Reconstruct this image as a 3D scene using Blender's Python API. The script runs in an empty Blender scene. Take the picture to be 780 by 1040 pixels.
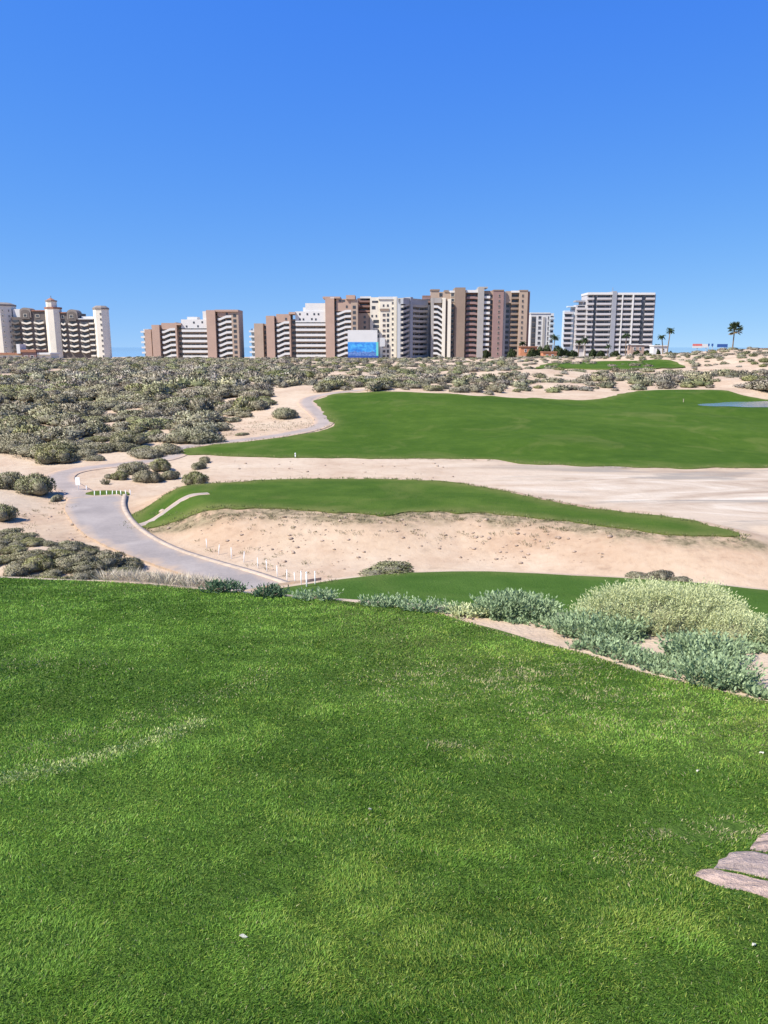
import bpy, bmesh, math, random, time
import numpy as np
from mathutils import Vector, Matrix
from mathutils.geometry import delaunay_2d_cdt
T0 = time.time()
rng = np.random.default_rng(7)
random.seed(7)
R = math.radians
scene = bpy.context.scene
COL = scene.collection

# ------------------------------------------------------------------ camera
F, CU, CV, PITCH, EYE = 781.0, 390.0, 520.0, R(12.1), 8.0
CP, SP = math.cos(PITCH), math.sin(PITCH)
cam_data = bpy.data.cameras.new('camera'); cam = bpy.data.objects.new('camera', cam_data); COL.objects.link(cam)
cam_data.sensor_fit = 'VERTICAL'; cam_data.sensor_height = 36; cam_data.lens = 36*F/1040
cam_data.clip_start = 0.05; cam_data.clip_end = 60000
cam.location = (0, 0, EYE); cam.rotation_euler = (R(90)-PITCH, 0, 0)
scene.camera = cam

def ray(u, v):
    a, b = np.asarray(u, float)-CU, CV-np.asarray(v, float)
    return a, F*CP+b*SP, -F*SP+b*CP
def proj(x, y, z):
    z = z-EYE
    f = y*CP-z*SP; up = y*SP+z*CP
    f = np.where(f < 0.01, 0.01, f)
    return CU+F*x/f, CV-F*up/f
def on_plane(pts, z0, sy=0.0):
    """pixels -> points on the plane z = z0 + sy*y"""
    out = []
    for u, v in pts:
        a, f, g = ray(u, v)
        y = (z0-EYE)/(g/f-sy)
        out.append((a/f*y, y))
    return out

# ------------------------------------------------------------------ noise
def hash2(ix, iy, s):
    h = (ix.astype(np.int64)*374761393+iy.astype(np.int64)*668265263+s*982451653) & 0x7fffffff
    h = ((h ^ (h >> 13))*1274126177) & 0x7fffffff
    h = (h ^ (h >> 16)) & 0xffff
    return h/65535.0
def vnoise(x, y, s=0):
    x = np.asarray(x, float); y = np.asarray(y, float)
    ix, iy = np.floor(x), np.floor(y); fx, fy = x-ix, y-iy
    fx = fx*fx*fx*(fx*(fx*6-15)+10); fy = fy*fy*fy*(fy*(fy*6-15)+10)
    a, b = hash2(ix, iy, s), hash2(ix+1, iy, s); c, d = hash2(ix, iy+1, s), hash2(ix+1, iy+1, s)
    return (a*(1-fx)+b*fx)*(1-fy)+(c*(1-fx)+d*fx)*fy*1.0
def fbm(x, y, s=0, o=3):
    t, a, n = 0, 1.0, 0
    for i in range(o):
        t = t+a*vnoise(np.asarray(x)*2**i+17.3*i, np.asarray(y)*2**i+9.1*i, s+i); n += a; a *= .5
    return t/n
def sstep(a, b, x):
    t = np.clip((np.asarray(x, float)-a)/(b-a), 0, 1); return t*t*(3-2*t)
def smax(a, b, k): return .5*(a+b+np.sqrt((a-b)**2+k*k))
def inside(poly, x, y):
    x = np.asarray(x, float); y = np.asarray(y, float)
    r = np.zeros(x.shape, bool); n = len(poly)
    for i in range(n):
        x0, y0 = poly[i]; x1, y1 = poly[(i+1) % n]
        if y0 == y1: continue
        c = ((y0 > y) != (y1 > y)) & (x < (x1-x0)*(y-y0)/(y1-y0)+x0)
        r ^= c
    return r
def segdist(pl, x, y, closed=False):
    d = np.full(np.shape(x), 1e9); n = len(pl)
    for i in range(n if closed else n-1):
        x0, y0 = pl[i]; x1, y1 = pl[(i+1) % n]
        ex, ey = x1-x0, y1-y0; L = ex*ex+ey*ey+1e-12
        t = np.clip(((x-x0)*ex+(y-y0)*ey)/L, 0, 1)
        d = np.minimum(d, np.hypot(x-x0-t*ex, y-y0-t*ey))
    return d
def sdf(poly, x, y):
    x = np.asarray(x, float); y = np.asarray(y, float)
    p = np.asarray(poly); lo, hi = p.min(0), p.max(0)
    out = np.hypot(np.maximum(np.maximum(lo[0]-x, x-hi[0]), 0), np.maximum(np.maximum(lo[1]-y, y-hi[1]), 0))
    m = out < 15
    if m.any():
        d = segdist(poly, x[m], y[m], True); out[m] = np.where(inside(poly, x[m], y[m]), -d, d)
    return out
def smooth_poly(p, it=2):
    for _ in range(it):
        q = []
        for i in range(len(p)):
            a, b = p[i], p[(i+1) % len(p)]
            q += [(a[0]*.75+b[0]*.25, a[1]*.75+b[1]*.25), (a[0]*.25+b[0]*.75, a[1]*.25+b[1]*.75)]
        p = q
    return p
def smooth_line(p, it=2):
    for _ in range(it):
        q = [p[0]]
        for a, b in zip(p[:-1], p[1:]):
            q += [(a[0]*.75+b[0]*.25, a[1]*.75+b[1]*.25), (a[0]*.25+b[0]*.75, a[1]*.25+b[1]*.75)]
        p = q+[p[-1]]
    return p
def resample(p, step, closed=False):
    out = []; n = len(p)
    for i in range(n if closed else n-1):
        a, b = p[i], p[(i+1) % n]; L = math.hypot(b[0]-a[0], b[1]-a[1]); k = max(1, int(math.ceil(L/step)))
        out += [(a[0]+(b[0]-a[0])*j/k, a[1]+(b[1]-a[1])*j/k) for j in range(k)]
    return out if closed else out+[p[-1]]

# ------------------------------------------------------------------ terrain
_yy = np.arange(-60, 1400, .5)
_pz = np.interp(_yy, [-60, 48, 60, 70, 80, 92, 130, 250, 320, 520, 640, 760, 1400], [0, 0, .42, 1.05, 1.85, 2.65, 2.75, 2.35, 1.8, 1.0, .2, -4, -8])
_k = np.exp(-(np.arange(-24, 25)*.5/5.0)**2); _k /= _k.sum()
_pz = np.convolve(np.pad(_pz, 24, mode='edge'), _k, mode='valid')
def base0(x, y):
    z = np.interp(y, _yy, _pz)
    z = z+.75*np.exp(-((x-1)/13)**2-((y-92)/16)**2)-.35*np.exp(-((x-24)/12)**2-((y-84)/14)**2)+.3*np.exp(-((x-45)/14)**2-((y-92)/12)**2)
    z = z+5.0*np.exp(-((x-122)/42)**2-((y-250)/48)**2)+1.3*np.exp(-((x-20)/70)**2-((y-270)/55)**2)
    return z
def unproj(fun, pts, d0=1.5, d1=900):
    u = np.array([p[0] for p in pts], float); v = np.array([p[1] for p in pts], float)
    a, f, g = ray(u, v); a, f, g = (np.broadcast_to(q, u.shape)[:, None] for q in (a, f, g))
    D = np.tile(np.exp(np.linspace(math.log(d0), math.log(d1), 420)), (len(pts), 1)); I = np.arange(len(pts))
    for _ in range(3):
        below = EYE+g/f*D <= fun((a/f*D).ravel(), D.ravel()).reshape(D.shape)
        i = np.where(below.any(1), below.argmax(1), D.shape[1]-1)
        q = D[I, i]; p = D[I, np.maximum(i-1, 0)]; D = p[:, None]+(q-p)[:, None]*np.linspace(0, 1, 12)[None]
    return [(float(x), float(y)) for x, y in zip((a/f)[:, 0]*q, q)]

TEE0, TEES = 6.4, -0.12
PLAIN = 0.06
fairway = unproj(base0, [(186, 461), (190, 455), (222, 452), (258, 448), (300, 442.5), (330, 437), (338, 430), (331, 420), (318, 410), (325, 404), (340, 400.5), (380, 398.5), (430, 398.5),
    (480, 402), (557, 405), (607, 407), (634, 400), (661, 396), (711, 396), (780, 399), (900, 402), (1000, 470), (780, 475), (680, 476), (600, 475), (530, 470), (480, 467), (365, 466), (295, 464.5), (230, 463)])
fairway = smooth_poly(fairway, 2)
pond_px = [(706, 411.5), (714, 410.2), (726, 409.8), (742, 408.2), (760, 408.4), (780, 407.4), (860, 407), (900, 415), (800, 414.6), (780, 413.6), (758, 413.8), (742, 412.6), (724, 412.8)]
_pc = unproj(base0, [(770, 414)])[0]; PONDZ = float(base0(np.array(_pc[0]), np.array(_pc[1])))
pond = smooth_poly(on_plane(pond_px, PONDZ), 2)
pad = smooth_poly(on_plane([(127, 517), (126, 509), (134, 503), (175, 497), (218, 492), (276, 488.5), (353, 487), (426, 488.5), (480, 493), (557, 511), (634, 522), (695, 528), (756, 545), (752, 548),
    (695, 546), (634, 539), (557, 529), (480, 521), (449, 521), (380, 525), (334, 521.5), (257, 518), (180, 517)], 1.0), 2)
road = smooth_poly(on_plane([(67, 523), (83, 543), (110, 557), (150, 573), (200, 590), (225, 603), (262, 622), (330, 628), (318, 606), (295, 595), (260, 583), (213, 570), (173, 557), (140, 537), (125, 517), (127, 503), (100, 504.5), (70, 507), (66, 514)], PLAIN), 1)
green_poly = smooth_poly(on_plane([(225, 640), (240, 612), (262, 606), (300, 599.5), (350, 590), (395, 583.5), (440, 581), (500, 580.5), (600, 586), (700, 594), (780, 604), (960, 628)], 1.25)+[(13, 9.5), (-2.5, 9.5)], 2)
crest = on_plane([(-330, 582), (0, 587), (100, 591.5), (200, 601), (300, 609.5), (400, 617), (480, 621), (560, 626), (660, 634), (780, 652), (1100, 700)], TEE0, TEES)+[(9, -1), (9, -12), (-12, -12), (-12, 2)]
lawn = on_plane([(-330, 582), (0, 586.3), (50, 588.3), (100, 590.8), (200, 600.3), (300, 609), (400, 618.5), (450, 626), (480, 635), (520, 647), (560, 657), (600, 668), (640, 682), (680, 693), (720, 701), (780, 715), (900, 742), (1060, 800)], TEE0, TEES)+[(5, -2.5), (-6, -2.5)]
path_up = smooth_line(unproj(base0, [(112, 524), (100, 514), (80, 504), (62, 494), (58, 488), (66, 481), (90, 475.5), (130, 471.5), (165, 467), (180, 461.5), (180, 456.5), (196, 452), (225, 449.5), (258, 446), (296, 440.5), (324, 434), (331, 428), (322, 419), (311, 410.5), (313, 405), (325, 401.5), (345, 398.5), (372, 396)]), 2)
path_stub = smooth_line(on_plane([(126, 516), (150, 512), (175, 508), (195, 505), (212, 503.6)], 1.0), 3)

def H(x, y):
    x = np.asarray(x, float); y = np.asarray(y, float)
    z = base0(x, y)
    sf = sdf(fairway, x, y)
    dune = sstep(1.5, 14, sf)*sstep(50, 72, y)*(1-sstep(420, 520, y))
    z = z+sstep(1, 9, -sf)*(fbm(x/13+3, y/10, 33, 2)-.5)*1.25*(1-sstep(8, 0, sdf(pond, x, y)))
    pd = segdist(path_up, x, y)
    dune = dune*sstep(1.5, 7, pd)
    z = z+dune*((fbm(x/26, y/26, 3)-.5)*2.6+(fbm(x/8, y/8, 11, 2)-.5)*.7)
    flat = 1-sstep(40, 60, y)
    z = z+flat*(PLAIN+(fbm(x/6, y/6, 21)-.5)*.14)
    sp = sdf(pad, x, y)
    z = z+1.0*(1-sstep(-.2, 4.6, sp))*(1+.12*(fbm(x/1.5, y/1.5, 31)-.5)*sstep(0, 1, sp))
    z = z+.9*np.exp(-((x+13.5)/5.5)**2-((y-26.5)/4.0)**2)+1.1*np.exp(-((x+25)/6)**2-((y-37)/7)**2)
    sr = sdf(road, x, y)
    z = PLAIN+(z-PLAIN)*np.where(y < 60, sstep(.2, 3.0, sr), 1)
    spd = sdf(pond, x, y)
    w = 1-sstep(0.0, 5, spd)
    z = z*(1-w)+(PONDZ-.06)*w
    sg = sdf(green_poly, x, y); so = np.maximum(sg, 0)
    zg = 1.25+(22-y)*.06-.4*so*so/(so+1.5)
    z = np.where(y < 40, smax(z, zg, .1), z)
    st = np.maximum(sdf(crest, x, y), 0)
    zt = TEE0+TEES*np.maximum(y, 0)+(fbm(x/2.2, y/2.2, 41, 2)-.5)*.07-.5*st*st/(st+1.2)
    z = np.where((y < 40), smax(z, zt, .05), z)
    return z
def Hs(x, y): return float(H(np.array([x]), np.array([y]))[0])
def place(u, v, d0=2.5):
    """point of the ground seen at that spot, to scale things from the photograph"""
    (x, y), = unproj(H, [(u, v)], d0)
    return x, y, Hs(x, y)

# ------------------------------------------------------------------ helpers: materials
def new_mat(name):
    m = bpy.data.materials.new(name); m.use_nodes = True
    nt = m.node_tree; b = nt.nodes['Principled BSDF']
    b.inputs['Specular IOR Level'].default_value = .25
    return m, nt, b
def N(nt, t, **kw):
    n = nt.nodes.new(t)
    for k, v in kw.items():
        if k in n.inputs: n.inputs[k].default_value = v
        else: setattr(n, k, v)
    return n
def coords(nt): return N(nt, 'ShaderNodeNewGeometry').outputs['Position']
def noise(nt, vec, scale, detail=4, rough=.55, dist=0):
    n = N(nt, 'ShaderNodeTexNoise'); n.inputs['Scale'].default_value = scale; n.inputs['Detail'].default_value = detail
    n.inputs['Roughness'].default_value = rough; n.inputs['Distortion'].default_value = dist
    nt.links.new(vec, n.inputs['Vector']); return n.outputs['Fac']
def ramp(nt, fac, stops):
    r = N(nt, 'ShaderNodeValToRGB'); e = r.color_ramp.elements
    while len(e) > 1: e.remove(e[0])
    e[0].position = stops[0][0]; e[0].color = (*stops[0][1], 1) if len(stops[0][1]) == 3 else stops[0][1]
    for p, c in stops[1:]:
        k = e.new(p); k.color = (*c, 1)
    nt.links.new(fac, r.inputs['Fac']); return r.outputs['Color']
def mix(nt, fac, a, b, mode='MIX'):
    m = N(nt, 'ShaderNodeMix', data_type='RGBA', blend_type=mode)
    for s, v in ((0, fac), (6, a), (7, b)):
        if hasattr(v, 'is_output'): nt.links.new(v, m.inputs[s])
        elif s == 0: m.inputs[0].default_value = v
        else: m.inputs[s].default_value = (*v, 1)
    return m.outputs[2]
def math_n(nt, op, a, b=None):
    m = N(nt, 'ShaderNodeMath', operation=op)
    for s, v in ((0, a), (1, b)):
        if v is None: continue
        if hasattr(v, 'is_output'): nt.links.new(v, m.inputs[s])
        else: m.inputs[s].default_value = v
    return m.outputs[0]
def bump(nt, b, height, strength=.4, dist=.05):
    n = N(nt, 'ShaderNodeBump'); n.inputs['Strength'].default_value = strength; n.inputs['Distance'].default_value = dist
    nt.links.new(height, n.inputs['Height']); nt.links.new(n.outputs['Normal'], b.inputs['Normal'])
def scaled(nt, vec, s, rot=0):
    m = N(nt, 'ShaderNodeMapping'); m.inputs['Scale'].default_value = s; m.inputs['Rotation'].default_value = (0, 0, rot)
    nt.links.new(vec, m.inputs['Vector']); return m.outputs['Vector']
def attr(nt, name):
    a = N(nt, 'ShaderNodeAttribute'); a.attribute_name = name; return a

def plain_mat(name, col, rough=.8, var=.12, scale=.6, spec=.25):
    m, nt, b = new_mat(name); p = coords(nt)
    f = noise(nt, p, scale, 5, .6)
    dark = tuple(c*(1-var*1.6) for c in col); lite = tuple(min(1, c*(1+var)) for c in col)
    nt.links.new(ramp(nt, f, [(.3, dark), (.7, lite)]), b.inputs['Base Color'])
    b.inputs['Roughness'].default_value = rough; b.inputs['Specular IOR Level'].default_value = spec
    return m

def mat_sand():
    m, nt, b = new_mat('desert_sand'); p = coords(nt); at = attr(nt, 'zone'); L = nt.links
    sep = N(nt, 'ShaderNodeSeparateColor'); L.new(at.outputs['Color'], sep.inputs['Color'])
    n1 = noise(nt, p, .22, 6, .6); n2 = noise(nt, p, 2.3, 6, .65); n3 = noise(nt, p, 26, 3, .6)
    warm = ramp(nt, n1, [(.28, (.37, .24, .16)), (.42, (.46, .315, .22)), (.55, (.53, .395, .285)), (.72, (.58, .455, .34))])
    speck = ramp(nt, n2, [(.30, (.29, .20, .14)), (.44, (.47, .335, .235)), (.7, (.56, .43, .32))])
    c = mix(nt, .45, warm, speck)
    # salt crust and damp streaks of the flats
    pst = scaled(nt, p, (.06, .19, 1), .12)
    ns = noise(nt, pst, 1.5, 7, .62, 1.5)
    salt = ramp(nt, ns, [(.32, (.29, .205, .15)), (.43, (.41, .305, .23)), (.54, (.49, .38, .295)), (.68, (.60, .505, .415))])
    c = mix(nt, sep.outputs[0], c, salt)
    wet = ramp(nt, noise(nt, scaled(nt, p, (.045, .22, 1), .10), 1.1, 6, .6, 1.6), [(.535, (0, 0, 0)), (.62, (.9, .9, .9))])
    wm = math_n(nt, 'MULTIPLY', wet, sep.outputs[1])
    c = mix(nt, wm, c, (.295, .245, .205))
    # dry straw and dead thatch along the bank
    th = ramp(nt, noise(nt, p, 3.0, 5, .7), [(.36, (.12, .095, .055)), (.6, (.30, .225, .14))])
    soil = ramp(nt, sep.outputs[2], [(.0, (1, 1, 1)), (.3, (.88, .82, .77))]); c = mix(nt, .8, c, soil, 'MULTIPLY')
    tm = math_n(nt, 'MULTIPLY', ramp(nt, noise(nt, p, 1.3, 5, .75), [(.34, (0, 0, 0)), (.52, (1, 1, 1))]), ramp(nt, sep.outputs[2], [(.3, (0, 0, 0)), (.8, (1, 1, 1))]))
    c = mix(nt, tm, c, th)
    c = mix(nt, 1.0, c, (.955, 1.0, .985), 'MULTIPLY')
    L.new(c, b.inputs['Base Color']); b.inputs['Roughness'].default_value = .95; b.inputs['Specular IOR Level'].default_value = .1
    h = math_n(nt, 'ADD', math_n(nt, 'MULTIPLY', n2, 1.0), math_n(nt, 'MULTIPLY', n3, .25))
    bump(nt, b, h, .5, .12)
    return m
def mat_turf(name, lo, mid, hi, yel, big=.09):
    m, nt, b = new_mat(name); p = coords(nt); L = nt.links
    n1 = noise(nt, scaled(nt, p, (.8, 1.5, 1), .5), big, 6, .6, .8); n2 = noise(nt, p, .7, 7, .68); n3 = noise(nt, p, 14, 4, .7)
    c = ramp(nt, n1, [(.36, lo), (.5, mid), (.63, hi)])
    c2 = ramp(nt, n2, [(.36, lo), (.52, mid), (.66, hi)])
    c = mix(nt, .5, c, c2)
    c = mix(nt, ramp(nt, noise(nt, p, .21, 4, .6, .8), [(.56, (0, 0, 0)), (.72, (.6, .6, .6))]), c, yel)
    at = attr(nt, 'zone'); sep = N(nt, 'ShaderNodeSeparateColor'); L.new(at.outputs['Color'], sep.inputs['Color'])
    em = math_n(nt, 'MULTIPLY', sep.outputs[0], ramp(nt, n2, [(.3, (.2, .2, .2)), (.6, (1, 1, 1))]))
    c = mix(nt, em, c, yel)
    c = mix(nt, .35, c, ramp(nt, n3, [(.3, lo), (.7, hi)]))
    L.new(c, b.inputs['Base Color']); b.inputs['Roughness'].default_value = .9; b.inputs['Specular IOR Level'].default_value = .03
    h = math_n(nt, 'ADD', n3, math_n(nt, 'MULTIPLY', n2, 1.5)); bump(nt, b, h, .55, .10)
    return m
def mat_road(name='worn_concrete', tint=(1, 1, 1)):
    m, nt, b = new_mat(name); p = coords(nt); L = nt.links
    c = ramp(nt, noise(nt, p, .5, 6, .6, .5), [(.3, (.25, .235, .245)), (.5, (.335, .315, .325)), (.7, (.42, .395, .40))])
    c = mix(nt, .3, c, ramp(nt, noise(nt, p, 9, 5, .7), [(.3, (.22, .21, .22)), (.7, (.43, .41, .41))]))
    at = attr(nt, 'zone'); sep = N(nt, 'ShaderNodeSeparateColor'); L.new(at.outputs['Color'], sep.inputs['Color'])
    c = mix(nt, math_n(nt, 'MULTIPLY', sep.outputs[0], ramp(nt, noise(nt, p, 2.5, 5, .7), [(.3, (.1, .1, .1)), (.6, (1, 1, 1))])), c, (.52, .41, .32))
    c = mix(nt, 1.0, c, tint, 'MULTIPLY')
    L.new(c, b.inputs['Base Color']); b.inputs['Roughness'].default_value = .85
    bump(nt, b, noise(nt, p, 18, 4, .6), .25, .02)
    return m
def mat_leaf(name, translucent=.25, rough=.6, vary=.0):
    """leaf surface: colour from the mesh's own leaf colours, each plant a little different"""
    m, nt, b = new_mat(name); L = nt.links
    at = attr(nt, 'leaf'); c = at.outputs['Color']
    if vary:
        oi = N(nt, 'ShaderNodeObjectInfo'); hs = N(nt, 'ShaderNodeHueSaturation')
        L.new(math_n(nt, 'ADD', math_n(nt, 'MULTIPLY', oi.outputs['Random'], vary*.10), .5-vary*.05), hs.inputs['Hue'])
        L.new(math_n(nt, 'ADD', math_n(nt, 'MULTIPLY', math_n(nt, 'FRACT', math_n(nt, 'MULTIPLY', oi.outputs['Random'], 7.31)), vary*.7), 1-vary*.35), hs.inputs['Value'])
        L.new(math_n(nt, 'ADD', math_n(nt, 'MULTIPLY', math_n(nt, 'FRACT', math_n(nt, 'MULTIPLY', oi.outputs['Random'], 13.7)), vary*.8), 1-vary*.4), hs.inputs['Saturation'])
        L.new(c, hs.inputs['Color']); c = hs.outputs['Color']
    L.new(c, b.inputs['Base Color']); b.inputs['Roughness'].default_value = rough; b.inputs['Specular IOR Level'].default_value = .2
    if translucent:
        t = N(nt, 'ShaderNodeBsdfTranslucent'); L.new(c, t.inputs['Color'])
        ms = N(nt, 'ShaderNodeMixShader'); ms.inputs[0].default_value = translucent
        L.new(b.outputs[0], ms.inputs[1]); L.new(t.outputs[0], ms.inputs[2]); L.new(ms.outputs[0], nt.nodes['Material Output'].inputs['Surface'])
    return m

# ------------------------------------------------------------------ helpers: objects
def tag(o, label=None, cat=None, group=None, kind=None):
    for k, v in (('label', label), ('category', cat), ('group', group), ('kind', kind)):
        if v: o[k] = v
    return o
def link(name, me, parent=None, loc=None):
    o = bpy.data.objects.new(name, me); COL.objects.link(o)
    if parent is not None: o.parent = parent
    if loc is not None: o.location = loc
    return o
def empty(name, loc, rz=0):
    o = bpy.data.objects.new(name, None); COL.objects.link(o); o.location = loc; o.rotation_euler = (0, 0, rz); o.empty_display_size = .3
    return o
def np_mesh(name, verts, faces_list, mats, mat_idx=None, color=None, cname='leaf', smooth=False):
    """faces_list: list of int arrays (n,k)"""
    me = bpy.data.meshes.new(name); verts = np.asarray(verts, np.float32)
    me.vertices.add(len(verts)); me.vertices.foreach_set('co', verts.ravel())
    idx = np.concatenate([f.ravel() for f in faces_list]).astype(np.int32)
    tot = np.concatenate([np.full(len(f), f.shape[1], np.int32) for f in faces_list])
    st = np.concatenate([[0], np.cumsum(tot)[:-1]]).astype(np.int32)
    me.loops.add(len(idx)); me.loops.foreach_set('vertex_index', idx)
    me.polygons.add(len(tot)); me.polygons.foreach_set('loop_start', st); me.polygons.foreach_set('loop_total', tot)
    for m in (mats if isinstance(mats, (list, tuple)) else [mats]): me.materials.append(m)
    if mat_idx is not None: me.polygons.foreach_set('material_index', np.asarray(mat_idx, np.int32))
    if smooth: me.polygons.foreach_set('use_smooth', np.ones(len(tot), bool))
    if color is not None:
        ca = me.color_attributes.new(cname, 'FLOAT_COLOR', 'POINT')
        c4 = np.ones((len(verts), 4), np.float32); c4[:, :3] = color
        ca.data.foreach_set('color', c4.ravel())
    me.update(); me.validate()
    return me

class MB:
    """collects boxes, tubes, prisms into one mesh"""
    def __init__(s): s.v, s.f, s.m = [], [], []
    def add(s, vs, fs, mi=0):
        b = len(s.v); s.v += [tuple(v) for v in vs]; s.f += [tuple(i+b for i in f) for f in fs]; s.m += [mi]*len(fs); return s
    def box(s, x0, x1, y0, y1, z0, z1, mi=0):
        return s.add([(x0, y0, z0), (x1, y0, z0), (x1, y1, z0), (x0, y1, z0), (x0, y0, z1), (x1, y0, z1), (x1, y1, z1), (x0, y1, z1)],
                     [(0, 3, 2, 1), (4, 5, 6, 7), (0, 1, 5, 4), (1, 2, 6, 5), (2, 3, 7, 6), (3, 0, 4, 7)], mi)
    def tube(s, pts, rad, n=8, mi=0, cap=True):
        pts = [Vector(p) for p in pts]; rings = []
        for i, p in enumerate(pts):
            d = (pts[min(i+1, len(pts)-1)]-pts[max(i-1, 0)]).normalized()
            a = d.orthogonal().normalized() if abs(d.z) < .95 else Vector((1, 0, 0)); a = (a-d*a.dot(d)).normalized(); b = d.cross(a)
            r = rad[i] if hasattr(rad, '__len__') else rad
            rings.append([p+a*r*math.cos(2*math.pi*k/n)+b*r*math.sin(2*math.pi*k/n) for k in range(n)])
        vs = [v for rg in rings for v in rg]; fs = []
        for i in range(len(pts)-1):
            for k in range(n): fs.append((i*n+k, i*n+(k+1) % n, (i+1)*n+(k+1) % n, (i+1)*n+k))
        if cap: fs += [tuple(reversed(range(n))), tuple(range((len(pts)-1)*n, len(pts)*n))]
        return s.add(vs, fs, mi)
    def mesh(s, name, mats, smooth=False):
        me = bpy.data.meshes.new(name); me.from_pydata(s.v, [], s.f)
        for m in (mats if isinstance(mats, (list, tuple)) else [mats]): me.materials.append(m)
        me.polygons.foreach_set('material_index', s.m)
        if smooth: me.polygons.foreach_set('use_smooth', [True]*len(s.f))
        me.update(); return me
    def build(s, name, mats, parent=None, loc=None, smooth=False): return link(name, s.mesh(name, mats, smooth), parent, loc)

def sheet(name, poly, mats, lift, step, edge_noise=0, edge_step=None, kind='structure', zone=None, skirt=.12, zfun=None):
    """a sheet draped over the ground inside a closed outline"""
    es = edge_step or step
    pl = resample(poly, es, True)
    if edge_noise:
        q = []
        n = len(pl)
        for i, (x, y) in enumerate(pl):
            a, b = pl[i-1], pl[(i+1) % n]; tx, ty = b[0]-a[0], b[1]-a[1]; L = math.hypot(tx, ty) or 1
            k = edge_noise*(float(fbm(np.array([x/(es*5)]), np.array([y/(es*5)]), 5, 3)[0])-.5)*2
            q.append((x+ty/L*k, y-tx/L*k))
        pl = q
    xs, ys = [p[0] for p in pl], [p[1] for p in pl]
    gx, gy = np.meshgrid(np.arange(min(xs), max(xs), step), np.arange(min(ys), max(ys), step))
    gx = (gx+(np.arange(gx.shape[0]) % 2)[:, None]*step*.5).ravel(); gy = gy.ravel()
    keep = sdf(pl if len(pl) < 160 else pl[::max(1, len(pl)//160)], gx, gy) < -step*.55
    pts = [Vector(p) for p in pl]+[Vector((a, b)) for a, b in zip(gx[keep], gy[keep])]
    n = len(pl)
    v2, _, fs, _, _, _ = delaunay_2d_cdt(pts, [(i, (i+1) % n) for i in range(n)], [list(range(n))], 1, 1e-5)
    vx = np.array([v[0] for v in v2]); vy = np.array([v[1] for v in v2])
    vz = (zfun or H)(vx, vy)+lift
    V = np.stack([vx, vy, vz], 1); Fc = np.array([f for f in fs if len(f) == 3])
    # skirt on the rim
    edges = {}
    for f in Fc:
        for a, b in ((f[0], f[1]), (f[1], f[2]), (f[2], f[0])): edges[(a, b)] = 1
    rim = [(a, b) for a, b in edges if (b, a) not in edges]
    lo = {}
    V = list(map(tuple, V)); Q = []
    for a, b in rim:
        for k in (a, b):
            if k not in lo: lo[k] = len(V); V.append((V[k][0], V[k][1], V[k][2]-skirt-lift)); V.append(V[k])
        Q.append((lo[b]+1, lo[a]+1, lo[a], lo[b]))
    V = np.array(V)
    col = np.zeros((len(V), 3))
    if zone is not None: col = zone(V[:, 0], V[:, 1])
    me = np_mesh(name, V, [Fc]+([np.array(Q)] if Q else []), mats, color=col, cname='zone', smooth=True)
    o = link(name, me); tag(o, kind=kind); return o

def strip(name, line, width, mats, lift, kind='structure', edge=True, thick=.06, zfun=None):
    """a paved ribbon with a crowned section along a line"""
    ln = resample(line, .8); P = np.array(ln); Tn = np.gradient(P, axis=0); Tn /= np.linalg.norm(Tn, axis=1)[:, None]; Nn = np.stack([-Tn[:, 1], Tn[:, 0]], 1)
    offs = np.array([-.5, -.5, -.45, -.2, 0, .2, .45, .5, .5])*width; dz = np.array([-thick-.05, 0, 0, .01, .015, .01, 0, 0, -thick-.05])
    V, col = [], []
    zc = (zfun or H)(P[:, 0], P[:, 1])
    for k, (o_, z_) in enumerate(zip(offs, dz)):
        q = P+Nn*o_; z = .5*zc+.5*(zfun or H)(q[:, 0], q[:, 1]); z = np.maximum(z, (zfun or H)(q[:, 0], q[:, 1])-.03)
        V.append(np.stack([q[:, 0], q[:, 1], z+z_+lift], 1)); col.append(np.full(len(P), 1.0 if abs(o_) > .44*width else 0))
    n, m = len(P), len(offs); V = np.stack(V, 1).reshape(-1, 3); col = np.stack(col, 1).reshape(-1)
    i, k = np.meshgrid(np.arange(n-1), np.arange(m-1), indexing='ij'); a = (i*m+k).ravel()
    F4 = np.stack([a, a+m, a+m+1, a+1], 1)[:, ::-1]
    C3 = np.zeros((len(V), 3)); C3[:, 0] = col
    o = link(name, np_mesh(name, V, [F4], mats, color=C3, cname='zone')); tag(o, kind=kind); return o

# ------------------------------------------------------------------ materials
M = {}
M['sand'] = mat_sand(); M['road'] = mat_road('worn_concrete', (.86, .79, .69)); M['path'] = mat_road('dusty_concrete', (.98, .86, .72))
M['turf'] = mat_turf('fairway_turf', (.029, .068, .009), (.050, .098, .012), (.088, .140, .023), (.15, .165, .05), .06)
M['turf_pad'] = mat_turf('pad_turf', (.033, .072, .011), (.055, .104, .015), (.098, .145, .027), (.18, .175, .06), .25)
M['turf_green'] = mat_turf('green_turf', (.036, .082, .013), (.054, .108, .018), (.078, .14, .028), (.12, .15, .04), .4)
M['soil'] = mat_turf('lawn_soil', (.045, .085, .016), (.065, .115, .02), (.085, .145, .025), (.16, .15, .06), .8)
M['kerb'] = plain_mat('sandy_kerb', (.42, .335, .26), .9, .15, 3)
M['leaf'] = mat_leaf('saltbush_leaf', .15, .7, .30)
M['leaf_far'] = mat_leaf('far_scrub_leaf', .12, .7)
M['leaf_blue'] = mat_leaf('blue_green_leaf', .2, .55)
M['leaf_pale'] = mat_leaf('pale_sage_leaf', .25, .6)
M['blade'] = mat_leaf('grass_blade', .35, .45)
M['frond'] = mat_leaf('palm_frond', .2, .5)
M['treeleaf'] = mat_leaf('tree_leaf', .2, .6, .2)
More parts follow.
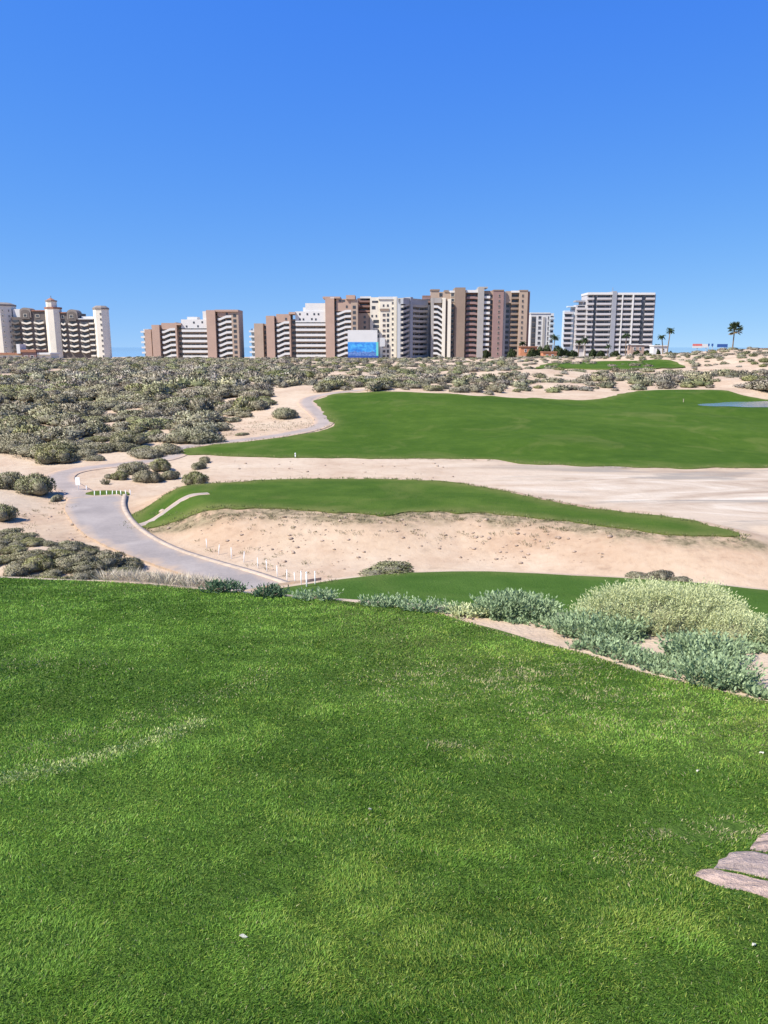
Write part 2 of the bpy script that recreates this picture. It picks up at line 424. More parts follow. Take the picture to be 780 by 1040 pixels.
M['twig'] = plain_mat('dry_twig', (.23, .18, .13), .9, .25, 9)
M['trunk'] = plain_mat('palm_bark', (.22, .16, .11), .9, .3, 5)
M['white'] = plain_mat('white_render', (.63, .615, .59), .7, .03, .3)
M['cream'] = plain_mat('cream_render', (.72, .66, .55), .8, .05, .2)
M['taupe'] = plain_mat('taupe_render', (.145, .125, .112), .8, .08, .2)
M['pink'] = plain_mat('pink_tan_render', (.43, .30, .235), .85, .05, .2)
M['tan'] = plain_mat('tan_render', (.40, .305, .235), .85, .05, .2)
M['brown'] = plain_mat('brown_render', (.265, .20, .155), .85, .06, .2)
M['redbrown'] = plain_mat('red_brown_render', (.25, .15, .12), .85, .06, .2)
M['mauve'] = plain_mat('mauve_render', (.28, .185, .17), .85, .05, .2)
M['grey'] = plain_mat('grey_render', (.36, .335, .31), .85, .05, .2)
M['slate'] = plain_mat('slate_render', (.30, .31, .34), .8, .06, .2)
M['lilac'] = plain_mat('pale_lilac_render', (.50, .475, .475), .75, .04, .2)
M['paleblue'] = plain_mat('pale_blue_render', (.52, .60, .66), .6, .05, .2)
M['tile'] = plain_mat('roof_tile', (.33, .16, .10), .85, .2, 1.5)
M['darkroof'] = plain_mat('dark_roof_tile', (.25, .215, .19), .85, .15, 1.5)
M['concrete'] = plain_mat('roof_concrete', (.45, .43, .41), .9, .1, .4)
M['metal'] = plain_mat('grey_metal', (.25, .25, .26), .45, .1, 2, .5)
M['stake'] = plain_mat('white_plastic', (.82, .82, .80), .45, .04, 8, .4)
M['orange'] = plain_mat('orange_render', (.55, .24, .13), .8, .08, .5)
M['signblue'] = plain_mat('sign_blue', (.04, .10, .30), .5, .06, 1)
M['signred'] = plain_mat('sign_red', (.62, .16, .14), .5, .06, 1)
M['paper'] = plain_mat('pale_scrap', (.58, .55, .42), .7, .08, 40)
def mat_glass():
    m, nt, b = new_mat('dark_window_glass'); p = coords(nt)
    nt.links.new(ramp(nt, noise(nt, p, .35, 2), [(.35, (.035, .037, .042)), (.7, (.10, .10, .11))]), b.inputs['Base Color'])
    b.inputs['Roughness'].default_value = .15; b.inputs['Specular IOR Level'].default_value = .5; return m
M['glass'] = mat_glass()
def mat_water(name, c, rough, bscale, bs):
    m, nt, b = new_mat(name); p = coords(nt)
    b.inputs['Base Color'].default_value = (*c, 1); b.inputs['Roughness'].default_value = rough; b.inputs['Specular IOR Level'].default_value = .5
    b.inputs['IOR'].default_value = 1.33
    bump(nt, b, noise(nt, p, bscale, 4), bs, .1); return m
M['pond'] = mat_water('pond_water', (.13, .19, .24), .12, 2.2, .3)
M['sea'] = mat_water('sea_water', (.05, .16, .34), .05, .05, .04)
def mat_poster():
    m, nt, b = new_mat('seaside_picture'); L = nt.links
    tc = N(nt, 'ShaderNodeTexCoord'); sep = N(nt, 'ShaderNodeSeparateXYZ'); L.new(tc.outputs['Generated'], sep.inputs[0])
    n = noise(nt, scaled(nt, tc.outputs['Generated'], (5, 1, 3)), 1.2, 4, .6, .5)
    c = ramp(nt, n, [(.3, (.03, .13, .50)), (.5, (.05, .27, .66)), (.68, (.10, .46, .74))])
    hill = math_n(nt, 'ADD', math_n(nt, 'MULTIPLY', noise(nt, scaled(nt, tc.outputs['Generated'], (7, 1, 0)), 1.0, 3), .5), .13)
    low = math_n(nt, 'LESS_THAN', sep.outputs[2], hill)
    c2 = ramp(nt, noise(nt, scaled(nt, tc.outputs['Generated'], (9, 1, 8)), 1.3, 3), [(.4, (.06, .14, .36)), (.62, (.16, .27, .56))])
    c = mix(nt, low, c, c2)
    c = mix(nt, math_n(nt, 'GREATER_THAN', sep.outputs[0], .93), c, (.14, .55, .50))
    c = mix(nt, math_n(nt, 'LESS_THAN', sep.outputs[2], .12), c, (.03, .09, .33))
    L.new(c, b.inputs['Base Color']); b.inputs['Roughness'].default_value = .5; return m
M['poster'] = mat_poster()
def mat_stone():
    m, nt, b = new_mat('pink_grey_flagstone'); p = coords(nt); L = nt.links
    oi = N(nt, 'ShaderNodeObjectInfo')
    n1 = noise(nt, scaled(nt, p, (4, 13, 5), .5), 1.3, 6, .65, 1.0); n2 = noise(nt, p, 45, 5, .7)
    c = ramp(nt, n1, [(.30, (.15, .12, .11)), (.44, (.29, .225, .20)), (.56, (.42, .32, .27)), (.72, (.52, .40, .325))])
    c = mix(nt, .35, c, ramp(nt, n2, [(.3, (.22, .18, .17)), (.7, (.58, .49, .45))]))
    c = mix(nt, .5, c, oi.outputs['Color'], 'MULTIPLY')
    c = mix(nt, 1.0, c, (1.38, 1.34, 1.22), 'MULTIPLY')
    L.new(c, b.inputs['Base Color']); b.inputs['Roughness'].default_value = .8
    bump(nt, b, math_n(nt, 'ADD', n1, math_n(nt, 'MULTIPLY', n2, .4)), 1.0, .05); return m
M['stone'] = mat_stone()

# ------------------------------------------------------------------ ground
flat_zone = on_plane([(205, 466.5), (300, 467), (480, 470), (600, 478), (780, 478), (1000, 480), (1000, 545), (860, 530), (780, 526), (735, 536), (690, 526), (560, 506), (480, 490), (340, 484), (240, 487)], 0)
def ground_zone(x, y):
    c = np.zeros((len(x), 3)); m = (y > 5) & (y < 120)
    xs, ys = x[m], y[m]
    f = 1-sstep(-1.5, 2.5, sdf(flat_zone, xs, ys)+(fbm(xs/3, ys/3, 51)-.5)*4)
    c[m, 0] = f*(.25+.75*sstep(-4, 20, xs)); c[m, 1] = f*sstep(2, 16, xs)
    sp = sdf(pad, xs, ys)
    c[m, 2] = (1-sstep(.1, 1.5, sp+(fbm(xs/1.2, ys/1.2, 52)-.5)*1.8))*.7*sstep(-.1, .4, sp-sdf(pad, xs, ys+.8))+.3*(1-sstep(1.5, 5.5, sp+(fbm(xs/2.5, ys/2.5, 53)-.5)*5))
    return c
def build_ground():
    rad = np.exp(np.arange(math.log(.7), math.log(4200), .0115))
    az = np.concatenate([np.arange(-180, -44, 4.0), np.arange(-44, 44.01, .26), np.arange(48, 180, 4.0)])
    A, Rr = np.meshgrid(np.radians(az), rad, indexing='ij')
    x = (Rr*np.sin(A)).ravel(); y = (Rr*np.cos(A)).ravel()
    z = H(x, y)
    inl = (y < 12); z[inl] -= .0
    na, nr = A.shape
    i, k = np.meshgrid(np.arange(na), np.arange(nr-1), indexing='ij'); i2 = (i+1) % na
    F4 = np.stack([(i*nr+k).ravel(), (i2*nr+k).ravel(), (i2*nr+k+1).ravel(), (i*nr+k+1).ravel()], 1)[:, ::-1]
    V = np.stack([x, y, z], 1); V = np.vstack([V, [[0, 0, Hs(0, 0)]]]); c = len(V)-1
    tri = np.array([[c, ((q+1) % na)*nr, q*nr] for q in range(na)])[:, ::-1]
    o = link('ground', np_mesh('ground', V, [F4, tri], M['sand'], color=ground_zone(V[:, 0], V[:, 1]), cname='zone', smooth=True)); tag(o, kind='structure')
build_ground()
print('ground', time.time()-T0)
s = MB(); s.add([(-30000, 690, -1.2), (30000, 690, -1.2), (30000, 50000, -1.2), (-30000, 50000, -1.2)], [(0, 1, 2, 3)]); tag(s.build('sea', M['sea']), kind='structure')

def edge_zone(poly, w):
    pl = poly[::2] if len(poly) > 120 else poly
    def f(x, y):
        c = np.zeros((len(x), 3)); d = -sdf(pl, x, y); c[:, 0] = 1-sstep(0, w, d); return c
    return f
sheet('fairway', fairway, M['turf'], .05, 1.2, .9, .5, zone=edge_zone(fairway, 1.6))
sheet('tee_pad', pad, M['turf_pad'], .05, .5, .5, .22, zone=edge_zone(pad, 1.3))
sheet('putting_green', green_poly, M['turf_green'], .05, .5, .10, .3, zone=edge_zone(green_poly, .4))
# a distant green on the dunes and the verge behind the road end
far_green = smooth_poly(unproj(H, [(528, 374), (560, 369.5), (600, 368), (640, 366.5), (690, 368), (702, 373), (660, 376.5), (610, 376), (570, 374.5)], 100), 2)
sheet('far_green', far_green, M['turf'], .25, 2.5, .8, 1.2, zone=edge_zone(far_green, 1.5), skirt=.5)
verge = smooth_poly(on_plane([(82, 502.5), (100, 499), (128, 499.5), (133, 503), (122, 503.6), (100, 504.5)], PLAIN), 1)
sheet('grass_verge', verge, M['turf_pad'], .05, .4, .12, .25, zone=edge_zone(verge, .5))
sheet('pond', pond, M['pond'], 0, 2.0, 0, 1.0, zfun=lambda x, y: np.full(np.shape(x), PONDZ+.03), skirt=.02)
sheet('cart_path', road, M['road'], .085, .5, .03, .25, zone=edge_zone(road, .35), skirt=.05)
strip('upper_cart_path', path_up, 1.9, M['path'], .03, thick=.0)
strip('path_spur', path_stub, .55, M['path'], .055, thick=.0)
# the low sandy kerb along the right edge of the road
kl = smooth_line(on_plane([(127, 504), (124.5, 517), (139, 537.5), (172, 557.5), (212, 570.8), (259, 583.8), (294, 596), (312, 606)], PLAIN), 2)
def kerb(line, w, h):
    ln = resample(line, .4); P = np.array(ln); Tn = np.gradient(P, axis=0); Tn /= np.linalg.norm(Tn, axis=1)[:, None]; Nn = np.stack([-Tn[:, 1], Tn[:, 0]], 1)
    z = H(P[:, 0], P[:, 1]); V = []
    for o_, z_ in ((-.5, -.1), (-.46, h), (.46, h), (.5, -.1)):
        q = P+Nn*o_*w; V.append(np.stack([q[:, 0], q[:, 1], z+z_], 1))
    n = len(P); V = np.stack(V, 1).reshape(-1, 3); i, k = np.meshgrid(np.arange(n-1), np.arange(3), indexing='ij'); a = (i*4+k).ravel()
    o = link('kerb', np_mesh('kerb', V, [np.stack([a, a+1, a+5, a+4], 1)], M['kerb'])); tag(o, kind='structure')
kerb(kl, .24, .125)
print('sheets', time.time()-T0)

# ------------------------------------------------------------------ foreground lawn
lawn_fine = resample(smooth_line(lawn[:18], 1)+lawn[18:], .12, True)
sheet('tee_lawn', lawn_fine, M['soil'], .012, .22, .05, .10, skirt=.06)
def leaves_mesh(name, P, D, L, W, C, mat, hull=None, nrm=None):
    """many leaves: base point P, direction D, length L, width W, colour C; rhombic blades"""
    n = len(P); D = D/np.linalg.norm(D, axis=1)[:, None]
    rv = rng.normal(size=(n, 3)); S = np.cross(D, rv); S /= np.linalg.norm(S, axis=1)[:, None]+1e-9
    L = np.broadcast_to(L, n)[:, None]; W = np.broadcast_to(W, n)[:, None]
    mid = P+D*L*.5
    V = np.stack([P, mid-S*W*.5, P+D*L, mid+S*W*.5], 1).reshape(-1, 3)
    Fq = np.arange(4*n).reshape(n, 4)
    Cv = np.repeat(C, 4, 0)
    faces = [Fq]; mi = np.zeros(n, int)
    mats = [mat]
    if hull is not None:
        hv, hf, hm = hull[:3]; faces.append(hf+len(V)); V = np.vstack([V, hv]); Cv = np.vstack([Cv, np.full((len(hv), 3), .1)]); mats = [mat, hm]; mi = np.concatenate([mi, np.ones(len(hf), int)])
    me = np_mesh(name, V, faces, mats, mi, Cv)
    if nrm is not None:      # shading normals follow the mound, so its top lightens and underside darkens
        nv = np.repeat(nrm, 4, 0)
        if hull is not None: nv = np.vstack([nv, hull[3]])
        me.polygons.foreach_set('use_smooth', np.ones(len(me.polygons), bool)); me.normals_split_custom_set_from_vertices(nv.tolist())
    return me

def lawn_blades(n):
    # spread evenly over what the eye sees: density falls with the square of the distance
    r = np.exp(rng.uniform(math.log(1.15), math.log(11.5), n*2)); a = rng.uniform(R(-36), R(36), n*2)
    x, y = r*np.sin(a), r*np.cos(a)
    ok = inside(lawn, x, y)
    # bare spots and stones
    for (u, v, w) in ((690, 842, .06), (745, 838, .09), (715, 850, .06), (700, 862, .05)):
        (px, py), = on_plane([(u, v)], TEE0, TEES); ok &= (np.hypot(x-px, (y-py)) > w*rng.uniform(.3, 1.3, len(x)))
    for sp in stone_polys: ok &= sdf(sp, x, y) > .004
    x, y, r = x[ok][:n], y[ok][:n], r[ok][:n]; n = len(x)
    z = H(x, y)+.006
    big = fbm(x/1.1, y/.55, 61, 3); med = fbm(x/.16, y/.10, 65, 3); ybig = fbm(x/.55+.3*big, y/.28, 71, 3)
    h = (.011+.008*rng.random(n))*(.72+.55*med)*(1+.30*(r/8))
    w = np.maximum(.0031, .00132*r)*(.7+.6*rng.random(n))
    lean = rng.uniform(.1, .95, n); la = rng.uniform(0, 2*math.pi, n)
    # tufts lean together
    la2 = 2*math.pi*fbm(x/.35, y/.35, 81, 2)*2; la = np.where(rng.random(n) < .55, la2+rng.normal(0, .5, n), la)
    dx, dy = np.cos(la)*lean, np.sin(la)*lean
    wa = rng.uniform(0, 2*math.pi, n); sx, sy = np.cos(wa), np.sin(wa)
    g1 = np.array([.110, .225, .026]); g2 = np.array([.245, .425, .066]); ye = np.array([.38, .44, .085]); st = np.array([.56, .51, .26]); dk = np.array([.060, .135, .018])
    t = np.clip(rng.normal(.5, .25, n)+(big-.5)*1.9+(fbm(x/.22, y/.13, 67, 2)-.5)*.9, 0, 1)[:, None]; C = g1*(1-t)+g2*t
    yw = np.clip(sstep(.44, .68, ybig)*.5+.2, 0, 1)*sstep(-2.8, 1.6, x-.25*y+1.0)+.08+.16*sstep(3.2, 1.6, y)*sstep(.42, .64, ybig)
    ym = (rng.random(n) < yw*.8)[:, None]; C = np.where(ym, C*.35+ye*.65*(.7+.5*rng.random(n))[:, None], C)
    dm = (rng.random(n) < .35*sstep(.5, .35, med)+.3*sstep(.5, .36, big))[:, None]; C = np.where(dm, dk, C)
    # dry patches: a worn line curving over the left of the tee and straw on the right
    arc1 = on_plane([(-60, 806), (0, 797), (80, 777), (150, 755), (205, 733)], TEE0, TEES); arc2 = on_plane([(-60, 792), (0, 774), (60, 757), (130, 733), (240, 700), (270, 682)], TEE0, TEES)
    d1 = segdist(arc1, x, y); d2 = segdist(arc2, x, y)
    ps = .16*np.exp(-(d1/.075)**2)+.14*np.exp(-(d2/.10)**2)*(ybig > .45)
    for (u, v, wu, k) in ((470, 690, .55, .34), (600, 715, .5, .22), (560, 680, .45, .3), (420, 712, .3, .2), (463, 755, .12, .5), (690, 842, .12, .6), (745, 838, .14, .7), (530, 760, .3, .14), (690, 740, .4, .12), (640, 870, .2, .1), (45, 680, .5, .10)):
        (px, py), = on_plane([(u, v)], TEE0, TEES); ps = ps+k*np.exp(-((x-px)/wu)**2-((y-py)/(wu*.55))**2)*(.4+1.2*(med > .5))
    de = segdist(lawn[:18], x, y); ps = ps+.55*np.exp(-(de/.05)**2)
    ps = ps+.012
    am = (rng.random(n) < .55*np.exp(-(d1/.07)**2))[:, None]; C = np.where(am, np.array([.60, .66, .26])*(.75+.5*rng.random(n))[:, None], C)
    sm = (rng.random(n) < ps)[:, None]; C = np.where(sm, st*(.55+.6*rng.random(n))[:, None], C)
    P = np.stack([x, y, z], 1); S = np.stack([sx, sy, 0*sx], 1)*w[:, None]*.5
    up = np.stack([dx*.35, dy*.35, np.ones(n)], 1)*h[:, None]*.55; tip = np.stack([dx, dy, np.sqrt(np.maximum(.1, 1-.55*lean**2))], 1)*h[:, None]
    V = np.stack([P-S, P+S, P+up+S*.8, P+up-S*.8, P+tip], 1).reshape(-1, 3)
    b = np.arange(n)*5; Q = np.stack([b, b+1, b+2, b+3], 1); Tt = np.stack([b+3, b+2, b+4], 1)
    Cv = np.repeat(C, 5, 0)
    tag(link('lawn_grass', np_mesh('lawn_grass', V, [Q, Tt], M['blade'], color=Cv)), 'short mown green grass blades of the tee lawn', 'grass', kind='stuff')

# flagstones at the lawn's right edge
def tp(pts): return on_plane(pts, TEE0+.015, TEES)
stone_px = [[(706, 886), (713, 879), (722, 877), (733, 879), (748, 882.5), (768, 886), (800, 893), (840, 902), (850, 925), (800, 912), (775, 906), (755, 899), (735, 896), (718, 891)],
            [(724, 876), (729, 869), (737, 866), (741, 861.5), (749, 859.5), (757, 858.5), (768, 859.5), (785, 866), (815, 870), (850, 880), (842, 899), (802, 890), (770, 883.5), (750, 880), (735, 877)],
            [(762, 856.5), (766, 851), (772, 847), (778, 841), (788, 836), (815, 838), (850, 850), (850, 876), (815, 867), (788, 862)]]
stone_polys = [tp(p) for p in stone_px]
def flagstone(poly, label, col, h, seed):
    cx = sum(p[0] for p in poly)/len(poly); cy = sum(p[1] for p in poly)/len(poly)
    pl = resample(poly, .02, True)
    pl = [(x+.006*math.sin(31*y+seed)+.004*math.sin(77*x), y+.006*math.sin(37*x+seed)) for x, y in pl]
    xs = [p[0] for p in pl]; ys = [p[1] for p in pl]
    gx, gy = np.meshgrid(np.arange(min(xs), max(xs), .018), np.arange(min(ys), max(ys), .018)); gx, gy = gx.ravel(), gy.ravel()
    keep = sdf(pl, gx, gy) < -.012
    pts = [Vector(p) for p in pl]+[Vector(p) for p in zip(gx[keep], gy[keep])]; n = len(pl)
    v2, _, fs, _, _, _ = delaunay_2d_cdt(pts, [(i, (i+1) % n) for i in range(n)], [list(range(n))], 1, 1e-6)
    vx = np.array([v[0] for v in v2]); vy = np.array([v[1] for v in v2])
    d = np.maximum(0, -sdf(pl, vx, vy))
    z = H(vx, vy)+h*(.45+.55*sstep(0, .05, d))+.016*(fbm(vx*7, vy*16+vx*6, seed, 4)-.5)+.008*np.round(3*fbm(vx*5, vy*9, seed+3, 2))/3
    V = [(a-cx, b-cy, c) for a, b, c in zip(vx, vy, z)]; z0 = Hs(cx, cy)
    V = [(a, b, c-z0) for a, b, c in V]; nf = [tuple(f) for f in fs]; ed = set()
    for f in nf:
        for i in range(3): ed.add((f[i], f[(i+1) % 3]))
    lo = {}; Q = []
    for a, b in list(ed):
        if (b, a) not in ed:
            for k in (a, b):
                if k not in lo: lo[k] = len(V); V.append((V[k][0], V[k][1], V[k][2]-h-.06))
            Q.append((b, a, lo[a], lo[b]))
    me = bpy.data.meshes.new('flagstone'); me.from_pydata(V, [], nf+Q); me.materials.append(M['stone'])
    o = link('flagstone', me, None, (cx, cy, z0)); o.color = (*col, 1)
    tag(o, label, 'flagstone', 'flagstones set in the tee lawn')
flagstone(stone_polys[0], 'pinkish flat stone slab with a pointed tip, lowest of the three in the grass', (1, .88, .84), .020, 3)
flagstone(stone_polys[1], 'grey violet layered stone slab between the two pinkish slabs', (.74, .73, .80), .027, 9)
flagstone(stone_polys[2], 'pinkish stone slab behind the grey one, farthest up the lawn', (1, .88, .84), .026, 14)
lawn_blades(600000)
print('lawn', time.time()-T0)
# pale scraps on the lawn
for (u, v, s_, ang, lab) in ((247, 944, 0.0132, .1, 'thin pale scrap lying on the lawn, largest of the scraps'), (767, 952, 0.0096, .8, 'white scrap in the grass below the flagstones'),
                             (709, 778, 0.012, 1.2, 'white sliver on the lawn above the flagstones and near the leafy bank'), (774, 761, 0.012, 2.0, 'white sliver at the lawn edge near the bare sand'), (376, 818, 0.0072, .4, 'tiny white fleck in the middle of the lawn')):
    (x, y), = on_plane([(u, v)], TEE0+.03, TEES); z = Hs(x, y)+.019
    mb = MB(); pts = []
    for k in range(7):
        t = k/6; pts.append((t*s_*2-s_, s_*.3*math.sin(t*3.1)+.004, .004*math.sin(5*t))); 
    for k in range(6, -1, -1):
        t = k/6; pts.append((t*s_*2-s_, -s_*.28*math.sin(t*3.1)-.002, .003+.004*math.cos(4*t)))
    n = len(pts); lo = [(a, b, c-.003) for a, b, c in pts]
    mb.add(pts+lo, [tuple(range(n)), tuple(reversed(range(n, 2*n)))]+[(i, i+n, (i+1) % n+n, (i+1) % n) for i in range(n)])
    o = mb.build('dry_scrap', M['paper'], None, (x, y, z)); o.rotation_euler = (.05, .08, ang); tag(o, lab, 'scrap', 'pale scraps on the lawn')

# ------------------------------------------------------------------ shrubs
def ico(sub=1):
    bm = bmesh.new(); bmesh.ops.create_icosphere(bm, subdivisions=sub, radius=1)
    v = np.array([x.co[:] for x in bm.verts]); f = np.array([[q.index for q in x.verts] for x in bm.faces]); bm.free(); return v, f
ICO1, ICO2 = ico(1), ico(2)
def shrub_lumps(r, k, flat=.55):
    """rounded mounds that make up one shrub about 2 wide and `flat`*2 tall, standing at z = 0"""
    L = [(0, 0, flat*.55, .62, flat*.80)]
    for i in range(k):
        a = r.uniform(0, 2*math.pi); d = r.uniform(.3, .68); q = r.uniform(.26, .46)
        L.append((d*math.cos(a), d*math.sin(a), r.uniform(.15, .6)*flat, q, q*r.uniform(.7, 1.05)))
    return L
def shrub_mesh(name, seed, n, leaf, mats, cols, k=7, flat=.55, hull=True, up=.35, hres=ICO1, give=False):
    r = np.random.default_rng(seed); L = shrub_lumps(r, k, flat)
    ar = np.array([q[3]*q[4] for q in L]); pick = r.choice(len(L), n, p=ar/ar.sum()); Lp = np.array(L)[pick]
    d = r.normal(size=(n, 3)); d /= np.linalg.norm(d, axis=1)[:, None]; d[:, 2] = np.where(d[:, 2] < -.35, -d[:, 2], d[:, 2])
    rr = (.80+.26*r.random(n))[:, None]
    P = Lp[:, :3]+d*np.stack([Lp[:, 3], Lp[:, 3], Lp[:, 4]], 1)*rr
    P[:, 2] = np.maximum(P[:, 2], .015+.05*r.random(n))
    D = d+r.normal(size=(n, 3))*.55; D[:, 2] += up
    clump = (fbm(P[:, 0]*4+seed, P[:, 1]*4+P[:, 2]*3, 7, 2))
    t = np.clip(r.normal(.5, .15, n)+(clump-.5)*1.5, 0, 1)[:, None]
    C = cols[0]*(1-t)+cols[1]*t
    tw = (r.random(n) < .10)[:, None]; C = np.where(tw, cols[2]*(.7+.6*r.random(n))[:, None], C)
    hl = None
    if hull:
        hv, hf = hres; vs, fs = [], []
        for q in L:
            vv = hv*np.array([q[3], q[3], q[4]])*.84*(1+.12*r.normal(size=(len(hv), 1)))+np.array(q[:3]); vv[:, 2] = np.maximum(vv[:, 2], -.03)
            fs.append(hf+sum(len(a) for a in vs)); vs.append(vv)
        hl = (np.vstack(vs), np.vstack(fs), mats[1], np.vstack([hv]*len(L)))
    nr = d*.85+r.normal(size=(n, 3))*.33+P*np.array([.35, .35, .2]); nr /= np.linalg.norm(nr, axis=1)[:, None]
    me = leaves_mesh(name, P, D, leaf*(.7+.7*r.random(n)), leaf*.42*(.7+.6*r.random(n)), C, mats[0], hull=hl, nrm=nr)
    return (me, nr, hl) if give else me
GG = (np.array([.22, .215, .13]), np.array([.45, .43, .30]), np.array([.46, .385, .29]))      # grey green saltbush
GY = (np.array([.18, .19, .085]), np.array([.39, .395, .21]), np.array([.42, .35, .24]))      # yellower green
GD = (np.array([.25, .225, .17]), np.array([.46, .42, .335]), np.array([.47, .39, .31]))        # drier grey
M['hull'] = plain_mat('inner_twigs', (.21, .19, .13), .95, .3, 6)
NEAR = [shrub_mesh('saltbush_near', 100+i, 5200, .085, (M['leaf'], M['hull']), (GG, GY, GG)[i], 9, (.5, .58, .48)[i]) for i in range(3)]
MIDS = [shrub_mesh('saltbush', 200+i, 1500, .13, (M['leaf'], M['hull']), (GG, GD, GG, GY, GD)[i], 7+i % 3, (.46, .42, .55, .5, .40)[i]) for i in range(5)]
Hz = {}
def shrub(kind_meshes, x, y, w, label, group, hs=1.0, name='saltbush', idx=None, rz=None):
    me = kind_meshes[(idx if idx is not None else random.randrange(len(kind_meshes)))]
    o = link(name, me, None, (x, y, (Hs(x, y) if (x, y) not in Hz else Hz[(x, y)])-.02)); o.rotation_euler = (0, 0, rz if rz is not None else random.uniform(0, 6.28)); o.scale = (w/2*random.uniform(.85, 1.5), w/2*random.uniform(.75, 1.15), w/2*hs)
    return tag(o, label, 'shrub', group)
def stem_mesh(seed, k=9):
    r = random.Random(seed); mb = MB()
    for i in range(k):
        a = r.uniform(0, 6.28); d = r.uniform(.35, .8)
        mb.tube([(0.03*math.cos(a), .03*math.sin(a), -.04), (d*.45*math.cos(a), d*.45*math.sin(a), .16), (d*math.cos(a), d*math.sin(a), .42)], [.035, .022, .009], 5)
    return mb.mesh('stem', M['twig'], True)
STEMS = [stem_mesh(i) for i in range(3)]
def shrub2(x, y, w, label, group, hs=1.0, idx=0, name='saltbush'):
    """a near shrub: foliage and its woody stems"""
    t = empty(name, (x, y, Hs(x, y)-.02), random.uniform(0, 6.28)); tag(t, label, 'shrub', group)
    for nm, me in (('foliage', NEAR[idx % 3]), ('stem', STEMS[idx % 3])):
        o = link(nm, me, t); o.scale = (w/2, w/2*random.uniform(.88, 1.05), w/2*hs)
    return t
PXM = lambda y: F/y
# the clump beside the path junction and single bushes
jun = [(110, 486, 13, .9, 'small round grey green bush, first of the clump beside the path junction'), (122, 487, 19, .95, 'low bush second in the clump beside the path junction'),
       (137, 481, 30, 1.0, 'broad bush at the back of the clump beside the path junction'), (148, 490, 30, 1.0, 'large round bush at the front of the clump beside the path junction'),
       (163, 478, 26, 1.0, 'bush at the back corner of the junction clump, beside the upper path'), (161, 489, 16, .9, 'small bush at the foot of the large round one in the junction clump'), (173, 487, 20, 1.1, 'bush at the end of the junction clump towards the lone one')]
for i, (u, v, w, hs, lab) in enumerate(jun):
    x, y, z = place(u, v, 20); shrub2(x, y, w*y/F*1.05, lab, 'bushes of the clump beside the path junction', hs*1.15, i)
one = [(199, 492, 28, 1.15, 'lone round bush on pink sand just before the putting-green pad'), (203, 476, 17, 1.2, 'small upright bush behind the lone round bush'), (209, 469.5, 15, 1.1, 'small bush touching the fairway corner by the upper path'),
       (37, 502, 40, 1.25, 'big pale bush beside the bend of the cart path'), (9, 496, 38, 1.25, 'big dark bush at the picture edge beside the pale one'), (58.5, 509, 15, 1.25, 'small dark green ball-shaped bush at the road edge'),
       (2, 528, 34, 1.15, 'bush at the picture edge on the sandy bank above the near scrub'), (288, 424, 31, .9, 'long low dark bush on pink sand beside the upper path bend'), (246, 442, 14, .55, 'flat dark bush on the sand above the upper path'),
       (56, 470, 40, 1.0, 'dark bush at the foot of the dune above the road bend')]
for i, (u, v, w, hs, lab) in enumerate(one):
    x, y, z = place(u, v, 20); shrub2(x, y, w*y/F*1.05, lab, None, hs, i+1)

pl_z1 = [(-260, 357), (292, 357), (300, 392), (266, 398), (273, 411), (247, 424), (228, 433), (200, 449), (168, 461), (117, 467), (83, 470), (40, 466), (-260, 474)]
pl_z2 = [(280, 356), (560, 356), (640, 355), (690, 353), (1000, 346), (1000, 396), (780, 397), (700, 394), (632, 398), (612, 405), (557, 403), (480, 400), (430, 396.5), (380, 396), (330, 398), (303, 394)]
pl_z3 = [(-260, 606), (-260, 545), (0, 544), (40, 553), (80, 557), (112, 567), (150, 583), (196, 600), (200, 606)]
# scattered by the ground they stand on: Poisson-like dart throwing in the plan
taken = []
def darts(poly, ymin, ymax, half, n, gap, dens, seed):
    r = np.random.default_rng(seed); out = []; cell = {}
    y = np.sqrt(r.uniform(ymin**2, ymax**2, n)); x = r.uniform(-half, half, n)*y
    z = H(x, y); u, v = proj(x, y, z); ok = inside(poly, u, v) & (r.random(n) < dens(x, y, u, v))
    for a, b in zip(x[ok], y[ok]):
        k = (int(a//3), int(b//3)); g = gap
        if b > 110: g = gap*min(2.1, (b/110)**.85)
        if any((a-p)**2+(b-q)**2 < g*g for i in (-1, 0, 1) for j in (-1, 0, 1) for p, q in cell.get((k[0]+i, k[1]+j), ())): continue
        cell.setdefault(k, []).append((a, b)); out.append((a, b))
    return out
d1 = darts(pl_z1, 46, 440, .58, 110000, 1.6, lambda x, y, u, v: .16+.84*sstep(.385, .48, fbm(x/11, y/20, 91, 4)+.20*sstep(405, 440, v)+.3*sstep(260, 330, y)), 1)
d2 = darts(pl_z2, 80, 440, .58, 110000, 1.7, lambda x, y, u, v: (.03+.97*sstep(.46, .56, fbm(x/8, y/15, 95, 4)+.09*(u < 540)+.32*sstep(200, 245, y)))*(1-((u > 524)&(u < 706)&(v > 365.5)&(v < 381)&(fbm(x/5, y/9, 97) < .62))), 2)
d3 = darts(pl_z3, 17, 36, .9, 6000, .5, lambda x, y, u, v: 1+0*x, 3)
print('darts', len(d1), len(d2), len(d3), time.time()-T0)
def vis(x, y):
    return -25 < CU+F*x/(y*CP) < 805
allz = [(p[0], p[1], 1) for p in d1]+[(p[0], p[1], 2) for p in d2]
allz.sort(key=lambda p: p[1])
seen = [p for p in allz if vis(p[0], p[1])]
solo = seen[:225]; solo_set = set(solo); rest = [p for p in allz if p not in solo_set]
